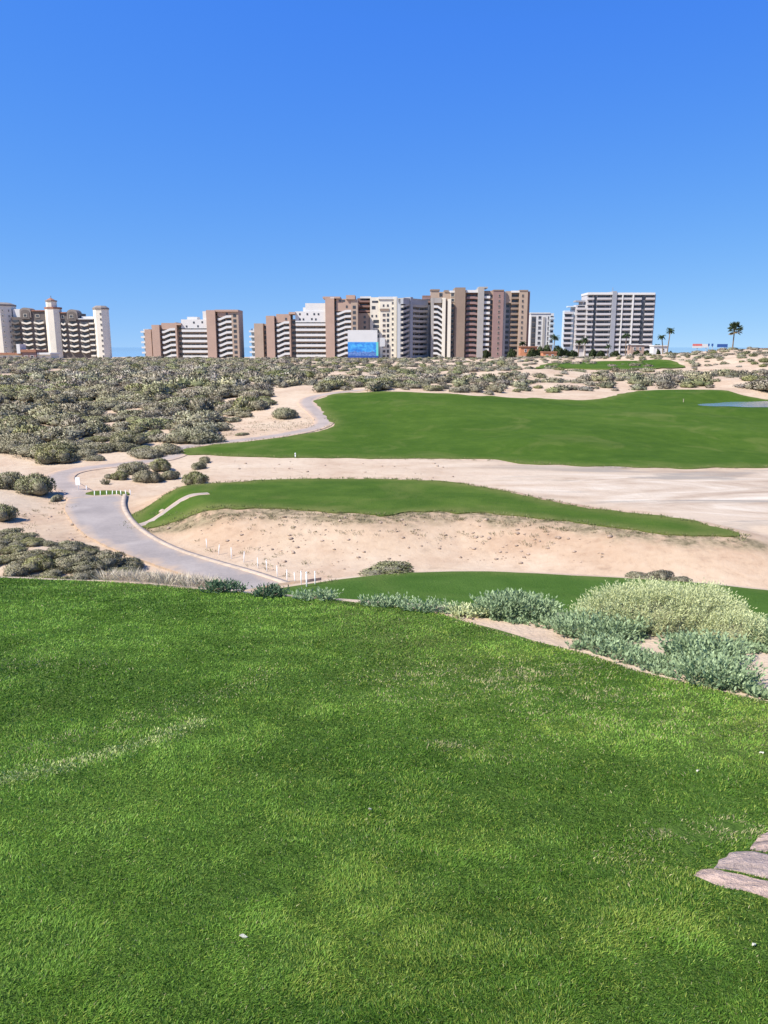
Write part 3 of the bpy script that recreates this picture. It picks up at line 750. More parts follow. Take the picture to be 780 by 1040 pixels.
# the near bank below the lawn
nb = [p for p in d3 if vis(p[0], p[1])][:130]
_q = np.array([(p[0], p[1]) for p in nb+solo]); Hz.update({(p[0], p[1]): float(z) for p, z in zip(nb+solo, H(_q[:, 0], _q[:, 1]))})
for x, y in nb:
    w = random.uniform(.8, 1.6)
    shrub(NEAR, x, y, w, 'low grey green scrub bush on the near bank below the lawn edge', 'scrub bushes on the bank between lawn and cart path', random.uniform(.45, .75))
for x, y, k in solo:
    w = random.choice((1.6, 2.4, 3.0, 3.6, 4.2))*random.uniform(.8, 1.15)*(.85 if k == 2 else 1)
    if y < 75: lab = 'grey green saltbush on the dune foot above the cart path bend'
    elif k == 1: lab = 'grey green saltbush on the long dune slope beside the upper path'
    else: lab = 'grey green saltbush on the sandy ridge behind the fairway'
    shrub(MIDS if y > 62 else NEAR, x, y, w, lab, {'d': 'saltbush on the dune foot', 'l': 'saltbush on the dune slope', 's': 'saltbush on the sandy ridge'}['d' if y < 75 else ('l' if k == 1 else 's')], random.uniform(.5, .95))
# everything farther: one mass of scrub
def far_variant(seed, cols):
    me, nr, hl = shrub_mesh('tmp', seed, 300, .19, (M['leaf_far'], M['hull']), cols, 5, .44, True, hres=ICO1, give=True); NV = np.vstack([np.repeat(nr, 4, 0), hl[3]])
    n = len(me.vertices); V = np.empty(n*3, np.float32); me.vertices.foreach_get('co', V); V = V.reshape(-1, 3)
    C = np.empty(n*4, np.float32); me.color_attributes['leaf'].data.foreach_get('color', C); C = C.reshape(-1, 4)[:, :3].copy()
    Q = np.array([list(p.vertices) if len(p.vertices) == 4 else list(p.vertices)+[p.vertices[2]] for p in me.polygons if len(p.vertices) == 4])
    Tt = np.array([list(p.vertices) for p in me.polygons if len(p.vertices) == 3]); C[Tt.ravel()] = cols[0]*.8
    bpy.data.meshes.remove(me); return V, Q, Tt, C, NV
FV = [far_variant(300+i, (GG, GD, GG, GY, GD, GD)[i]) for i in range(6)]
rx = np.array([p[0] for p in rest]); ry = np.array([p[1] for p in rest]); rz_ = H(rx, ry); Hs0 = {(p[0], p[1]): z for p, z in zip(rest, rz_)}
def merged_scrub():
    Vs, Qs, Ts, Cs, Ns = [], [], [], [], []; nv = 0
    for x, y, k in rest:
        V, Q, Tt, Cc, NV = FV[random.randrange(6)]
        w = random.uniform(1.6, 4.6)*(.8 if k == 2 else 1); a = random.uniform(0, 6.28); c, s_ = math.cos(a)*w/2, math.sin(a)*w/2
        Vs.append(np.stack([V[:, 0]*c-V[:, 1]*s_+x, V[:, 0]*s_+V[:, 1]*c+y, V[:, 2]*w/2*random.uniform(.5, .95)+Hs0[(x, y)]-.03], 1))
        Ns.append(np.stack([NV[:, 0]*c-NV[:, 1]*s_, NV[:, 0]*s_+NV[:, 1]*c, NV[:, 2]*w/2], 1)/(w/2)*np.array([1, 1, w/2/(w/2)]))
        Qs.append(Q+nv); Ts.append(Tt+nv); Cs.append(Cc*random.uniform(.75, 1.3)*np.array([random.uniform(.94, 1.06), 1, random.uniform(.9, 1.1)])); nv += len(V)
    me = np_mesh('dune_scrub', np.vstack(Vs), [np.vstack(Qs), np.vstack(Ts)], M['leaf_far'], color=np.vstack(Cs)); NN = np.vstack(Ns); NN /= np.linalg.norm(NN, axis=1)[:, None]
    me.polygons.foreach_set('use_smooth', np.ones(len(me.polygons), bool)); me.normals_split_custom_set_from_vertices(NN)
    o = link('dune_scrub', me); tag(o, 'mass of grey green desert scrub covering the far dunes', 'scrub', kind='stuff')
merged_scrub()
print('shrubs', time.time()-T0, len(rest))

# small weeds and dry tufts on the sand: nobody could count them
def weeds(name, label, spots, cols, n_leaf, size, leaf, wr=.22):
    Ps, Ds, Ls, Cs = [], [], [], []
    for x, y, s_ in spots:
        n = n_leaf; a = rng.uniform(0, 6.28, n); d = np.sqrt(rng.random(n))*s_
        px, py = x+d*np.cos(a), y+d*np.sin(a)*.8
        Ps.append(np.stack([px, py, rng.random(n)*s_*.35*size], 1)); Ds.append(np.stack([np.cos(a)*.7, np.sin(a)*.7, rng.uniform(.4, 1.4, n)], 1))
        Ls.append(leaf*(.6+.8*rng.random(n))*(.6+s_)); t = rng.random(n)[:, None]; Cs.append(cols[0]*(1-t)+cols[1]*t)
    L_ = np.concatenate(Ls); Ps = [np.vstack(Ps)]; Ps[0][:, 2] += H(Ps[0][:, 0], Ps[0][:, 1])
    o = link(name, leaves_mesh(name, np.vstack(Ps), np.vstack(Ds), L_, L_*wr, np.vstack(Cs), M['leaf_far'])); tag(o, label, 'weeds', kind='stuff')
wd = []
for poly, n, s0, s1 in (([(140, 530), (250, 522), (480, 524), (640, 545), (560, 560), (400, 545), (250, 545)], 70, .06, .2), ([(200, 558), (320, 596), (360, 590), (280, 560), (200, 545)], 26, .06, .2), ([(245, 425), (322, 425), (325, 434), (250, 442), (225, 444)], 70, .25, .7), ([(60, 497), (75, 520), (30, 540), (10, 535), (10, 515)], 22, .1, .35), ([(130, 522), (200, 519), (380, 524), (450, 523), (640, 541), (640, 546), (450, 529), (380, 532), (200, 527)], 160, .06, .16)):
    for _ in range(n):
        ok = False
        while not ok:
            u = random.uniform(min(p[0] for p in poly), max(p[0] for p in poly)); v = random.uniform(min(p[1] for p in poly), max(p[1] for p in poly)); ok = bool(inside(poly, np.array([u]), np.array([v]))[0])
        wd.append((u, v, random.uniform(s0, s1)*.9))
wd = [(x, y, c[2]) for (x, y), c in zip(unproj(H, [(c[0], c[1]) for c in wd], 15), wd)]
weeds('sand_weeds', 'sparse dry weeds dotted over the pink sand banks', wd, (np.array([.13, .13, .06]), np.array([.32, .26, .16])), 20, .8, .11, .2)
def rubble(spots):
    Vs, Fs = [], []; nv = 0; hv, hf = ICO1
    for x, y, s_ in spots:
        v = hv*np.array([s_, s_*random.uniform(.6, 1), s_*random.uniform(.4, .75)])*(1+.18*rng.normal(size=(len(hv), 1))); v[:, 2] += s_*.15; v += np.array([x, y, 0]); Vs.append(v); Fs.append(hf+nv); nv += len(hv)
    V = np.vstack(Vs); z = np.repeat(H(np.array([q[0] for q in spots]), np.array([q[1] for q in spots])), len(hv)); V[:, 2] += z
    tag(link('rubble', np_mesh('rubble', V, [np.vstack(Fs)], M['clod'])), 'small stones and dry clods scattered over the sand', 'stones', kind='stuff')
M['clod'] = plain_mat('dry_clod', (.36, .27, .205), .95, .3, 3)
rb = []
for poly, n in (([(140, 526), (260, 522), (480, 526), (640, 548), (600, 575), (420, 572), (300, 585), (210, 560)], 260), ([(10, 515), (66, 512), (100, 560), (30, 545)], 50), ([(230, 468), (480, 470), (480, 488), (240, 486)], 60), ([(230, 424), (320, 424), (300, 440), (225, 446)], 50)):
    while n > 0:
        u = random.uniform(min(p[0] for p in poly), max(p[0] for p in poly)); v = random.uniform(min(p[1] for p in poly), max(p[1] for p in poly))
        if inside(poly, np.array([u]), np.array([v]))[0]: rb.append((u, v)); n -= 1
rubble([(x, y, random.choice((.025, .03, .04, .05, .09))*random.uniform(.7, 1.3)) for x, y in unproj(H, rb, 15)])
dg = []
for _ in range(150):
    u = random.uniform(95, 205); v = 593+(u-100)*.10+random.uniform(-7, 3); 
    (x, y), = on_plane([(u, 592+(u-100)*.1)], TEE0, TEES); y += random.uniform(.05, 1.3); dg.append((x*(1+random.uniform(-.02, .02)), y, random.uniform(.05, .12)))
weeds('dry_grass', 'straw coloured dry grass along the lawn edge above the road', dg, (np.array([.36, .31, .22]), np.array([.62, .54, .42])), 40, 1.2, .17, .045)
fr = []
for poly, y_lim, step, sz in ((fairway, 75, .45, (.10, .28)), (pad, 99, .16, (.05, .14))):
    q = resample(poly, step, True)
    for x, y in q:
        if y < y_lim and random.random() < .75: fr.append((x+random.gauss(0, .16), y+random.gauss(0, .16)-.08, random.uniform(*sz)))
weeds('rough_grass', 'ragged mixed green and straw grass along the turf edges', fr, (np.array([.07, .115, .03]), np.array([.26, .23, .11])), 16, .6, .17, .14)
print('weeds', time.time()-T0)

# ------------------------------------------------------------------ the leafy bank right of the lawn
def sprigs(P0, D0, Ls, nl, leaf, wid, cols, jit=.35):
    """upright leafy stems: leaves set alternately up each stem"""
    n = len(P0); D0 = D0/np.linalg.norm(D0, axis=1)[:, None]
    P, D, L, C = [], [], [], []
    for j in range(nl):
        t = (j+.6)/nl; a = j*2.4+rng.uniform(0, 6.28, n)
        side = np.stack([np.cos(a), np.sin(a), 0*a], 1)
        P.append(P0+D0*(Ls*t)[:, None]+rng.normal(size=(n, 3))*.004); D.append(D0*(.55+.6*t)+side*(1-.45*t)+rng.normal(size=(n, 3))*jit*.5)
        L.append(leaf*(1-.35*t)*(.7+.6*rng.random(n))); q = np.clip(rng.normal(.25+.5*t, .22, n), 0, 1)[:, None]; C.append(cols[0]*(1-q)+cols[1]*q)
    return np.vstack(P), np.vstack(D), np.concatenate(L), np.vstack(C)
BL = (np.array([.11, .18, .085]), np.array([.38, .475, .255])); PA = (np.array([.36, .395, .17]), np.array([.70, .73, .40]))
def tpl(pts): return on_plane(pts, TEE0, TEES)
gaps_px = [[(455, 624), (500, 630), (545, 636), (578, 645), (606, 655), (575, 660), (530, 653), (490, 641), (465, 634)], [(636, 654), (660, 650), (690, 660), (684, 672), (655, 668)], [(740, 680), (760, 664), (800, 662), (830, 690), (790, 704), (745, 696)], [(545, 654), (572, 657), (585, 664), (560, 660)], [(628, 681), (640, 677), (655, 685), (645, 690)], [(690, 690), (712, 690), (716, 697), (700, 698)]]
gaps = [tpl(g) for g in gaps_px]
mat_px = [(452, 622), (480, 618), (510, 622), (560, 626), (600, 634), (700, 640), (790, 640), (900, 660), (900, 738), (780, 712), (720, 699), (680, 690), (640, 679), (600, 665), (570, 657), (520, 643), (480, 630)]
mat_w = tpl(mat_px)
def mat_plants(n):
    xs = [p[0] for p in mat_w]; ys = [p[1] for p in mat_w]
    x = rng.uniform(min(xs), max(xs), n*3); y = rng.uniform(min(ys), max(ys), n*3); ok = inside(mat_w, x, y)
    cl = fbm(x/.32, y/.32, 121, 2); ok &= rng.random(len(x)) < sstep(.22, .40, cl)
    for g in gaps: ok &= sdf(g, x, y)+rng.normal(0, .025, len(x)) > 0
    x, y, cl = x[ok][:n], y[ok][:n], cl[ok][:n]; m = len(x)
    hgt = (.025+.075*sstep(.38, .65, cl))*(.6+.7*rng.random(m))
    D = np.stack([rng.normal(0, .38, m), rng.normal(0, .38, m), np.ones(m)], 1)
    return sprigs(np.stack([x, y, H(x, y)-.01], 1), D, hgt, 9, .042, .4, BL)
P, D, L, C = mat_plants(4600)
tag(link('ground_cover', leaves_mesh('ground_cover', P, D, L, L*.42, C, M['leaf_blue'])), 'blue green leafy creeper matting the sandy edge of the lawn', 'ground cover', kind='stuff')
def mound_plant(name, label, cat, cx, cy, rx, ry, h, n, nl, leaf, cols, mat, width=.4, group=None, stem_len=(.10, .2), core=True, spread=.75, stemcol=None):
    a = rng.uniform(0, 6.28, n); rr = np.sqrt(rng.random(n)); ex, ey = np.cos(a)*rr, np.sin(a)*rr
    lump = .78+.5*(fbm(ex*2.2+cx*9, ey*2.2+cy*7, 131, 2)-.5)*2*.5+.11
    zz = h*np.sqrt(np.maximum(0, 1-rr**2.4))*lump
    sl = rng.uniform(*stem_len, n)
    P0 = np.stack([cx+ex*rx, cy+ey*ry, H(cx+ex*rx, cy+ey*ry)+np.maximum(0, zz-sl*.55)], 1)
    D0 = np.stack([ex*spread*rr, ey*spread*rr, np.ones(n)], 1)+rng.normal(size=(n, 3))*np.array([.24, .24, .1])
    P, D, L, C = sprigs(P0, D0, sl, nl, leaf, width, cols)
    z0 = Hs(cx, cy); t = empty(name, (cx, cy, z0)); tag(t, label, cat, group)
    P = P-np.array([cx, cy, z0])
    link('foliage', leaves_mesh('foliage', P, D, L, L*width, C, mat), t)
    mb = MB()
    for k in range(26):
        q = random.randrange(n); e = Vector((ex[q]*rx*.92, ey[q]*ry*.92, max(.02, zz[q]*.9))); b = Vector((e.x*.25, e.y*.25, -.03))
        mb.tube([b, b.lerp(e, .5)+Vector((0, 0, .02)), e], [.009, .006, .003], 5)
    mb.build('stem', M['twig'], t, smooth=True)
    if core:
        hv, hf = ICO2; vv = hv*np.array([rx*.86, ry*.86, h*.74]); vv = vv*(1+.05*rng.normal(size=(len(vv), 1))); vv[:, 2] = np.maximum(vv[:, 2], -.04)
        link('inner_twigs', np_mesh('inner_twigs', vv, [hf], M['core'], smooth=False), t)
    return t
M['core'] = plain_mat('inner_branches', (.22, .22, .12), .95, .3, 25)
def seat(u, v): 
    (x, y), = on_plane([(u, v)], TEE0, TEES); return x, y
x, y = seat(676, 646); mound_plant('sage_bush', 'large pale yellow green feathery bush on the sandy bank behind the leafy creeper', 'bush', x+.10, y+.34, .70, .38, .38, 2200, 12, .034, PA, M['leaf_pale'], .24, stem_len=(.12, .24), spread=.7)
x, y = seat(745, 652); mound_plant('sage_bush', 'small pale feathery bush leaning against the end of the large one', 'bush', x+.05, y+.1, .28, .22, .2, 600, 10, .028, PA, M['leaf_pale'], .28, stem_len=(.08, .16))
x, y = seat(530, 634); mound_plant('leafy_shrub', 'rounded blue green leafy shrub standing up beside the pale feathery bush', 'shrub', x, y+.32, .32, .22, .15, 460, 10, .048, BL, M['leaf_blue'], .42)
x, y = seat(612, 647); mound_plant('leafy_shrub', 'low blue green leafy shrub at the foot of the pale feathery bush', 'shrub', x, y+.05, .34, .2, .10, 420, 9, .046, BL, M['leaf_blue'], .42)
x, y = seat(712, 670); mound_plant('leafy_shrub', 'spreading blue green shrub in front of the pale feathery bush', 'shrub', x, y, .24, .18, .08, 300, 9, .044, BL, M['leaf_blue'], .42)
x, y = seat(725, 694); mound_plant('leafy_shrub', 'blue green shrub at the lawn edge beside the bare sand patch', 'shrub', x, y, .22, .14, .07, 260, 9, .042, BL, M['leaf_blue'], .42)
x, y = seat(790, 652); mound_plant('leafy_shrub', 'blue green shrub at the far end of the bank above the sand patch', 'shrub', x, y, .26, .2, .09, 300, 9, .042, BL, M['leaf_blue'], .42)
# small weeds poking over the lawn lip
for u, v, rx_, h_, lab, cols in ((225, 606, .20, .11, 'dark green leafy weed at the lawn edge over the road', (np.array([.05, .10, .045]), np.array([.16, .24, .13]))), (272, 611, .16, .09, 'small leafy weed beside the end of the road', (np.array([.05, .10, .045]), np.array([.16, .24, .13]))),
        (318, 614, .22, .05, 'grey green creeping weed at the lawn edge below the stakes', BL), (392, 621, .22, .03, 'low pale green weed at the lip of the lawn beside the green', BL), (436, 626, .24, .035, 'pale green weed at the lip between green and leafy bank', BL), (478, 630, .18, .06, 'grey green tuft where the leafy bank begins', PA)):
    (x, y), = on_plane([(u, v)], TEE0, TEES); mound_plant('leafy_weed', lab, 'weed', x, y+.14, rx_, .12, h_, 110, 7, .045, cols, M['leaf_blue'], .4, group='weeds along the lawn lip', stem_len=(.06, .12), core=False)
# bushes on the far rim of the green
x, y, z = place(396, 584, 12); shrub2(x, y+.5, 2.0, 'low green bush on the sand behind the rim of the green', None, .30, 1)
x, y, z = place(655, 588.5, 12); shrub2(x, y+.5, .9, 'pale grey bush on the far rim of the green', None, .6, 2)
x, y, z = place(676, 590, 12); shrub2(x, y+.4, 1.0, 'dark grey green bush on the far rim of the green', None, .75, 0)
x, y, z = place(697, 592, 12); shrub2(x, y+.4, .7, 'small pale bush next to the dark one on the green rim', None, .6, 2)
print('bank', time.time()-T0)

# ------------------------------------------------------------------ stakes, sign and other small things by the path
def stake_mesh(h, r):
    mb = MB(); mb.tube([(0, 0, -.15), (0, 0, h*.93)], [r, r*.95], 10); mb.tube([(0, 0, h*.93), (0, 0, h*.965), (0, 0, h)], [r*1.25, r*1.25, r*.5], 10)
    return mb.mesh('boundary_stake', M['stake'], True)
SM = stake_mesh(.44, .0145); SM2 = stake_mesh(.31, .024)
rowr = [(210, 557), (222, 563.5), (235, 567.5), (247.6, 571), (262, 577.5), (271, 580.5), (281.7, 586), (291.6, 591), (299.6, 592.5), (306, 594), (311.5, 597.5), (320, 595)]
ords = ['first', 'second', 'third', 'fourth', 'fifth', 'sixth', 'seventh', 'eighth', 'ninth', 'tenth', 'eleventh', 'twelfth']
for i, (u, v) in enumerate(rowr):
    x, y, z = place(u, v, 14); o = link('boundary_stake', SM, None, (x, y, z)); o.rotation_euler = (random.gauss(0, .04), random.gauss(0, .04), 0); o.scale = (1.4 if i == 10 else 1,)*2+(1.12 if i == 10 else random.uniform(.9, 1.05),)
    tag(o, ('thicker bright white stake near the low end of the roadside row' if i == 10 else f'thin white stake beside the road, {ords[i]} of the row counted downhill'), 'stake', 'white stakes along the road edge')
for i, u in enumerate((96, 102, 108.5, 114, 118.5, 123, 128, 132.5)):
    x, y, z = place(u, 504.2-(u-96)*.03, 20); o = link('boundary_stake', SM2, None, (x, y, z)); o.rotation_euler = (random.gauss(0, .05), random.gauss(0, .05), 0)
    tag(o, f'short white stake across the road head, {ords[i]} from the sign', 'stake', 'white stakes across the head of the road')
x, y, z = place(80, 498, 20)
t = empty('path_sign', (x, y, z), R(-12)); tag(t, 'small white board on a post leaning beside the road head', 'sign')
mb = MB(); mb.tube([(0, 0, -.1), (.0, 0, .62)], .022, 8); mb.build('post', M['stake'], t, smooth=True)
mb = MB(); mb.box(-.14, .14, -.045, -.02, .30, .74); o = mb.build('panel', M['stake'], t)
x, y, z = place(88, 498.5, 20); o = link('boundary_stake', SM2, None, (x, y, z)); tag(o, 'single white stake between the white board and the stake row', 'stake')
x, y, z = place(107, 492, 20); mound_plant('desert_weed', 'small dark sprig standing on the sand behind the short stakes', 'weed', x, y, .16, .14, .3, 60, 8, .09, (np.array([.06, .07, .03]), np.array([.14, .14, .07])), M['leaf_blue'], .35, core=False, stem_len=(.2, .3))
def rock(u, v, w, h, label, seed, mat):
    x, y, z = place(u, v, 15); r = np.random.default_rng(seed); hv, hf = ICO2
    vv = hv*np.array([w, w*.7, h]); nz = 1+.22*(fbm(hv[:, 0]*2+seed, hv[:, 1]*2+hv[:, 2]*2, seed, 2)-.5)*2; vv = vv*nz[:, None]
    o = link('rock', np_mesh('rock', vv, [hf], mat), None, (x, y, z+h*.35)); tag(o, label, 'rock')
rock(165, 520.5, .16, .12, 'pale pinkish rock on the edge of the pad near the path spur', 3, M['kerb'])
rock(80.5, 556, .2, .12, 'pale rock on the sand beside the road bend', 5, M['kerb']) if False else None
def marker(u, v, h, label, mat, r=.05):
    x, y, z = place(u, v, 15); mb = MB(); mb.tube([(0, 0, -.1), (0, 0, h*.7)], r*.7, 8); mb.tube([(0, 0, h*.7), (0, 0, h*.9), (0, 0, h)], [r, r, r*.6], 8)
    tag(mb.build('yardage_marker', mat, None, (x, y, z), True), label, 'marker')
marker(300, 465, .36, 'small white marker post at the near edge of the fairway', M['stake'], .05)
marker(379, 398, .9, 'pale post on the sand at the fairway crest', M['kerb'], .12)
marker(694, 409, .42, 'small pale marker post beside the pond', M['kerb'], .05)
print('small', time.time()-T0)

# ------------------------------------------------------------------ buildings
def wu(u, D): return D*(u-CU)/(F*CP+(CV-345)*SP)
def wz(v, D):
    a, f, g = ray(CU, v); return EYE+g/f*D
class Bldg:
    def __init__(s, name, label, uc, D, yaw=0, base=1.0, group=None):
        s.D, s.uc, s.base, s.cy = D, uc, base, math.cos(yaw); s.root = empty(name, (wu(uc, D), D, base), yaw); tag(s.root, label, 'building', group); s.n = 0
    def X(s, u): return (wu(u, s.D)-wu(s.uc, s.D))/s.cy
    def Z(s, v): return wz(v, s.D)-s.base
    def wall(s, u0, u1, vt, mat, f=0.0, depth=14, vb=None, name='wall'):
        s.n += 1; mb = MB(); z0 = 0 if vb is None else s.Z(vb)
        e = .004*(s.n % 7)
        mb.box(s.X(u0), s.X(u1), -f-e, depth+e, z0, s.Z(vt)); return mb.build(name, M[mat], s.root)
    def roof(s, u0, u1, v0, v1, mat='white', f=.6, depth=14, name='roof'):
        return s.wall(u0, u1, v0, mat, f, depth, v1, name)
    def levels(s, vt, vb, pitch): 
        z = s.Z(vt); p = pitch*s.D*CP/(F); out = []
        while z > s.Z(vb): out.append(z); z -= p
        return out, p
    def balconies(s, u0, u1, vt, pitch, mat, f=1.6, d=1.6, wave=None, hp=1.15, vb=366, ends=True):
        zs, p = s.levels(vt, vb, pitch); w = s.X(u1)-s.X(u0); wv = wave or [(0, 0), (1, 0)]; mb = MB()
        xs = [a*w for a, _ in wv]; os_ = [b*p for _, b in wv]
        def pris(y0, y1, lo, hi):
            vs, fs = [], []
            for x_, o_ in zip(xs, os_): vs += [(x_, y0, o_+lo), (x_, y1, o_+lo), (x_, y1, o_+hi), (x_, y0, o_+hi)]
            for i in range(len(xs)-1):
                a, b = i*4, i*4+4
                for k in range(4): fs.append((a+k, b+k, b+(k+1) % 4, a+(k+1) % 4))
            k = (len(xs)-1)*4; fs += [(0, 1, 2, 3)[::-1], (k, k+1, k+2, k+3)]
            mb.add(vs, [q[::-1] for q in fs])
        pris(0, .18, -hp*.25, hp*.85); pris(.18, d, -hp*.25, -hp*.25+.22)
        if ends:
            for q in (0, len(xs)-1):
                x_ = xs[q]; x0, x1 = (x_, x_+.16) if q == 0 else (x_-.16, x_); mb.box(x0, x1, .18, d, os_[q]-hp*.25+.22, os_[q]+hp*.8)
        me = mb.mesh('balcony', M[mat])
        for z in zs: link('balcony', me, s.root, (s.X(u0), -f, z))
    def windows(s, us, w, h, vt, pitch, f=0.0, vb=365, mat='glass', frame=None):
        zs, p = s.levels(vt, vb, pitch); ww = w*s.D/F/s.cy; hh = h*s.D/F; mb = MB(); mb.box(-ww/2, ww/2, -.06, .1, -hh/2, hh/2)
        me = mb.mesh('window', M[mat]); fm = None
        if frame:
            b = MB(); t = .16
            b.box(-ww/2-t, ww/2+t, -.1, .04, hh/2, hh/2+t); b.box(-ww/2-t, ww/2+t, -.16, .04, -hh/2-t, -hh/2); b.box(-ww/2-t, -ww/2, -.1, .04, -hh/2, hh/2); b.box(ww/2, ww/2+t, -.1, .04, -hh/2, hh/2)
            fm = b.mesh('frame', M[frame])
        for u in us:
            for z in zs:
                o = link('window', me, s.root, (s.X(u), -f-.03, z))
                if fm: link('frame', fm, o)
    def oct(s, u0, u1, vt, mat, f=2, vb=None, name='tower', taper=1.0, n=8):
        r = (s.X(u1)-s.X(u0))/2; z0 = 0 if vb is None else s.Z(vb); mb = MB(); c = (s.X(u0)+s.X(u1))/2; rr = r/math.cos(math.pi/n)
        ring = lambda z, q: [(c+q*math.cos(2*math.pi*(k+.5)/n), -f+r+q*math.sin(2*math.pi*(k+.5)/n), z) for k in range(n)]
        vs = ring(z0, rr)+ring(s.Z(vt), rr*taper)
        mb.add(vs, [(k, (k+1) % n, n+(k+1) % n, n+k) for k in range(n)]+[tuple(range(n, 2*n)), tuple(reversed(range(n)))]); return mb.build(name, M[mat], s.root)
    def arch(s, u0, u1, vs_, vt, mat, f=.8, depth=6, name='gable'):
        x0, x1, z0, z1 = s.X(u0), s.X(u1), s.Z(vs_), s.Z(vt); n = 12; pts = [(x0, z0-4)]+[((x0+x1)/2-(x1-x0)/2*math.cos(math.pi*k/n), z0+(z1-z0)*math.sin(math.pi*k/n)) for k in range(n+1)]+[(x1, z0-4)]
        m = len(pts); mb = MB(); mb.add([(a, -f, b) for a, b in pts]+[(a, depth, b) for a, b in pts], [tuple(range(m)), tuple(reversed(range(m, 2*m)))]+[(k, k+m, (k+1) % m+m, (k+1) % m) for k in range(m)])
        return mb.build(name, M[mat], s.root)

WAVE = [(0, -.42), (.16, -.40), (.62, .10), (1, .14)]
# A: cream resort with towers
def resort():
    b = Bldg('resort_building', 'cream and dark taupe resort block with round-capped towers and arched gables', 55, 505)
    for (u0, u1, vt, d) in ((0-14, 12.5, 309.5, 1), (96.5, 110.5, 313, 1)):
        b.oct(u0, u1, vt, 'cream', 2.4); b.oct(u0-.5, u1+.5, vt-.5, 'darkroof', 2.7, vt+1.2, 'parapet'); b.oct(u0-.2, u1+.2, vt-2.6, 'darkroof', 2.5, vt-.5, 'roof', .62)
        b.windows([u1-2.0], 1.0, 1.6, vt+6, 5.2, -1.2, frame='grey'); b.windows([u1-5.2], 1.1, 1.6, vt+6, 5.2, 2.42, frame='grey')
    b.oct(48.5, 63, 313.5, 'cream', 3.2); b.oct(48, 63.5, 312, 'tile', 3.4, 313.8, 'cornice'); b.oct(50, 59.5, 306, 'cream', 2.2, 312.2, 'lantern'); b.oct(49.5, 60, 305, 'darkroof', 2.5, 306.3, 'lantern_cornice'); b.oct(50.5, 59, 302.8, 'tile', 2.3, 305, 'lantern_roof', .25)
    mb = MB(); x = b.X(54.7); mb.tube([(x, 1, b.Z(303)), (x, 1, b.Z(300.3))], .22, 8); mb.build('finial', M['darkroof'], b.root)
    b.windows([60.6], 1.2, 1.8, 322, 5.2, .9, frame='grey')
    secs = [(13.5, 22.6, 322), (22.6, 35, 316), (35, 48.5, 316), (63, 70, 318), (70, 81.5, 318), (81.5, 97, 324)]
    for u0, u1, vt in secs: b.wall(u0, u1, vt, 'taupe', 0, 13)
    b.wall(13.5, 22.4, 313.6, 'white', -3, 12, 322, 'penthouse'); b.wall(83, 96.5, 321.2, 'white', -2, 12, 324, 'penthouse')
    b.arch(23.2, 34.4, 316, 312.4, 'darkroof', .9, 7); b.arch(24.6, 33, 317.5, 314.6, 'taupe', 1.15, 2, 'gable_panel'); b.arch(70.5, 81, 318, 314.2, 'darkroof', .9, 7); b.arch(71.8, 79.6, 319.5, 316.4, 'taupe', 1.15, 2, 'gable_panel')
    b.roof(35.2, 48, 315, 316, 'tile', .8); b.roof(63.2, 69.8, 317, 318, 'tile', .8); b.roof(81.8, 96.5, 323.4, 324.4, 'white', .9)
    b.windows([28.8], 3.0, 2.6, 320.5, 100, 1.2, frame='cream'); b.windows([40.5], 3.2, 2.6, 320.8, 100, .1, frame='cream'); b.windows([75.2], 3, 2.6, 321.5, 100, 1.2, frame='cream'); b.windows([65.8], 2.2, 2.4, 322, 100, .1, frame='cream')
    vw = [(0, 0), (.5, -.22), (1, 0)]
    for u0, u1, vt, mt in ((14, 22.2, 328, 'taupe'), (24.6, 34, 328, 'cream'), (37, 46.5, 328, 'cream'), (64.4, 68.6, 329, 'cream'), (71.5, 80.2, 329.5, 'cream'), (83, 91.5, 330, 'cream')):
        b.balconies(u0, u1, vt, 5.3, mt, 1.5, 1.5, vw, .95, 360)
        b.windows([(u0+u1)/2], (u1-u0)*.72, 2.8, vt-1.6, 5.3, .04, 358)
    b.balconies(92.3, 97, 329, 5.3, 'cream', 1.4, 1.4, None, .9, 362); b.windows([94.6], 3.2, 3.0, 327, 5.3, .05, 364)
resort()
def wing():
    b = Bldg('resort_wing', 'low cream wing with tiled roofs before the towered resort', 24, 470)
    b.wall(-14, 50, 360.0, 'cream', 0, 12); b.wall(22, 36, 357.5, 'mauve', 1.2, 8); b.roof(-14, 21.5, 358.4, 360.2, 'tile', 1); b.roof(21.3, 36.6, 355, 357.6, 'tile', 2); b.roof(37, 50.5, 358.2, 360.1, 'white', 1)
    b.windows([3, 9.5, 16, 43], 3, 3.6, 364, 100, .05, 366, frame='white'); b.windows([26, 32], 2.6, 3.4, 363, 100, 1.3, 366, frame='white')
    b.wall(17.5, 21, 347.5+2, 'white', 2, 6, 359, 'chimney')
wing()
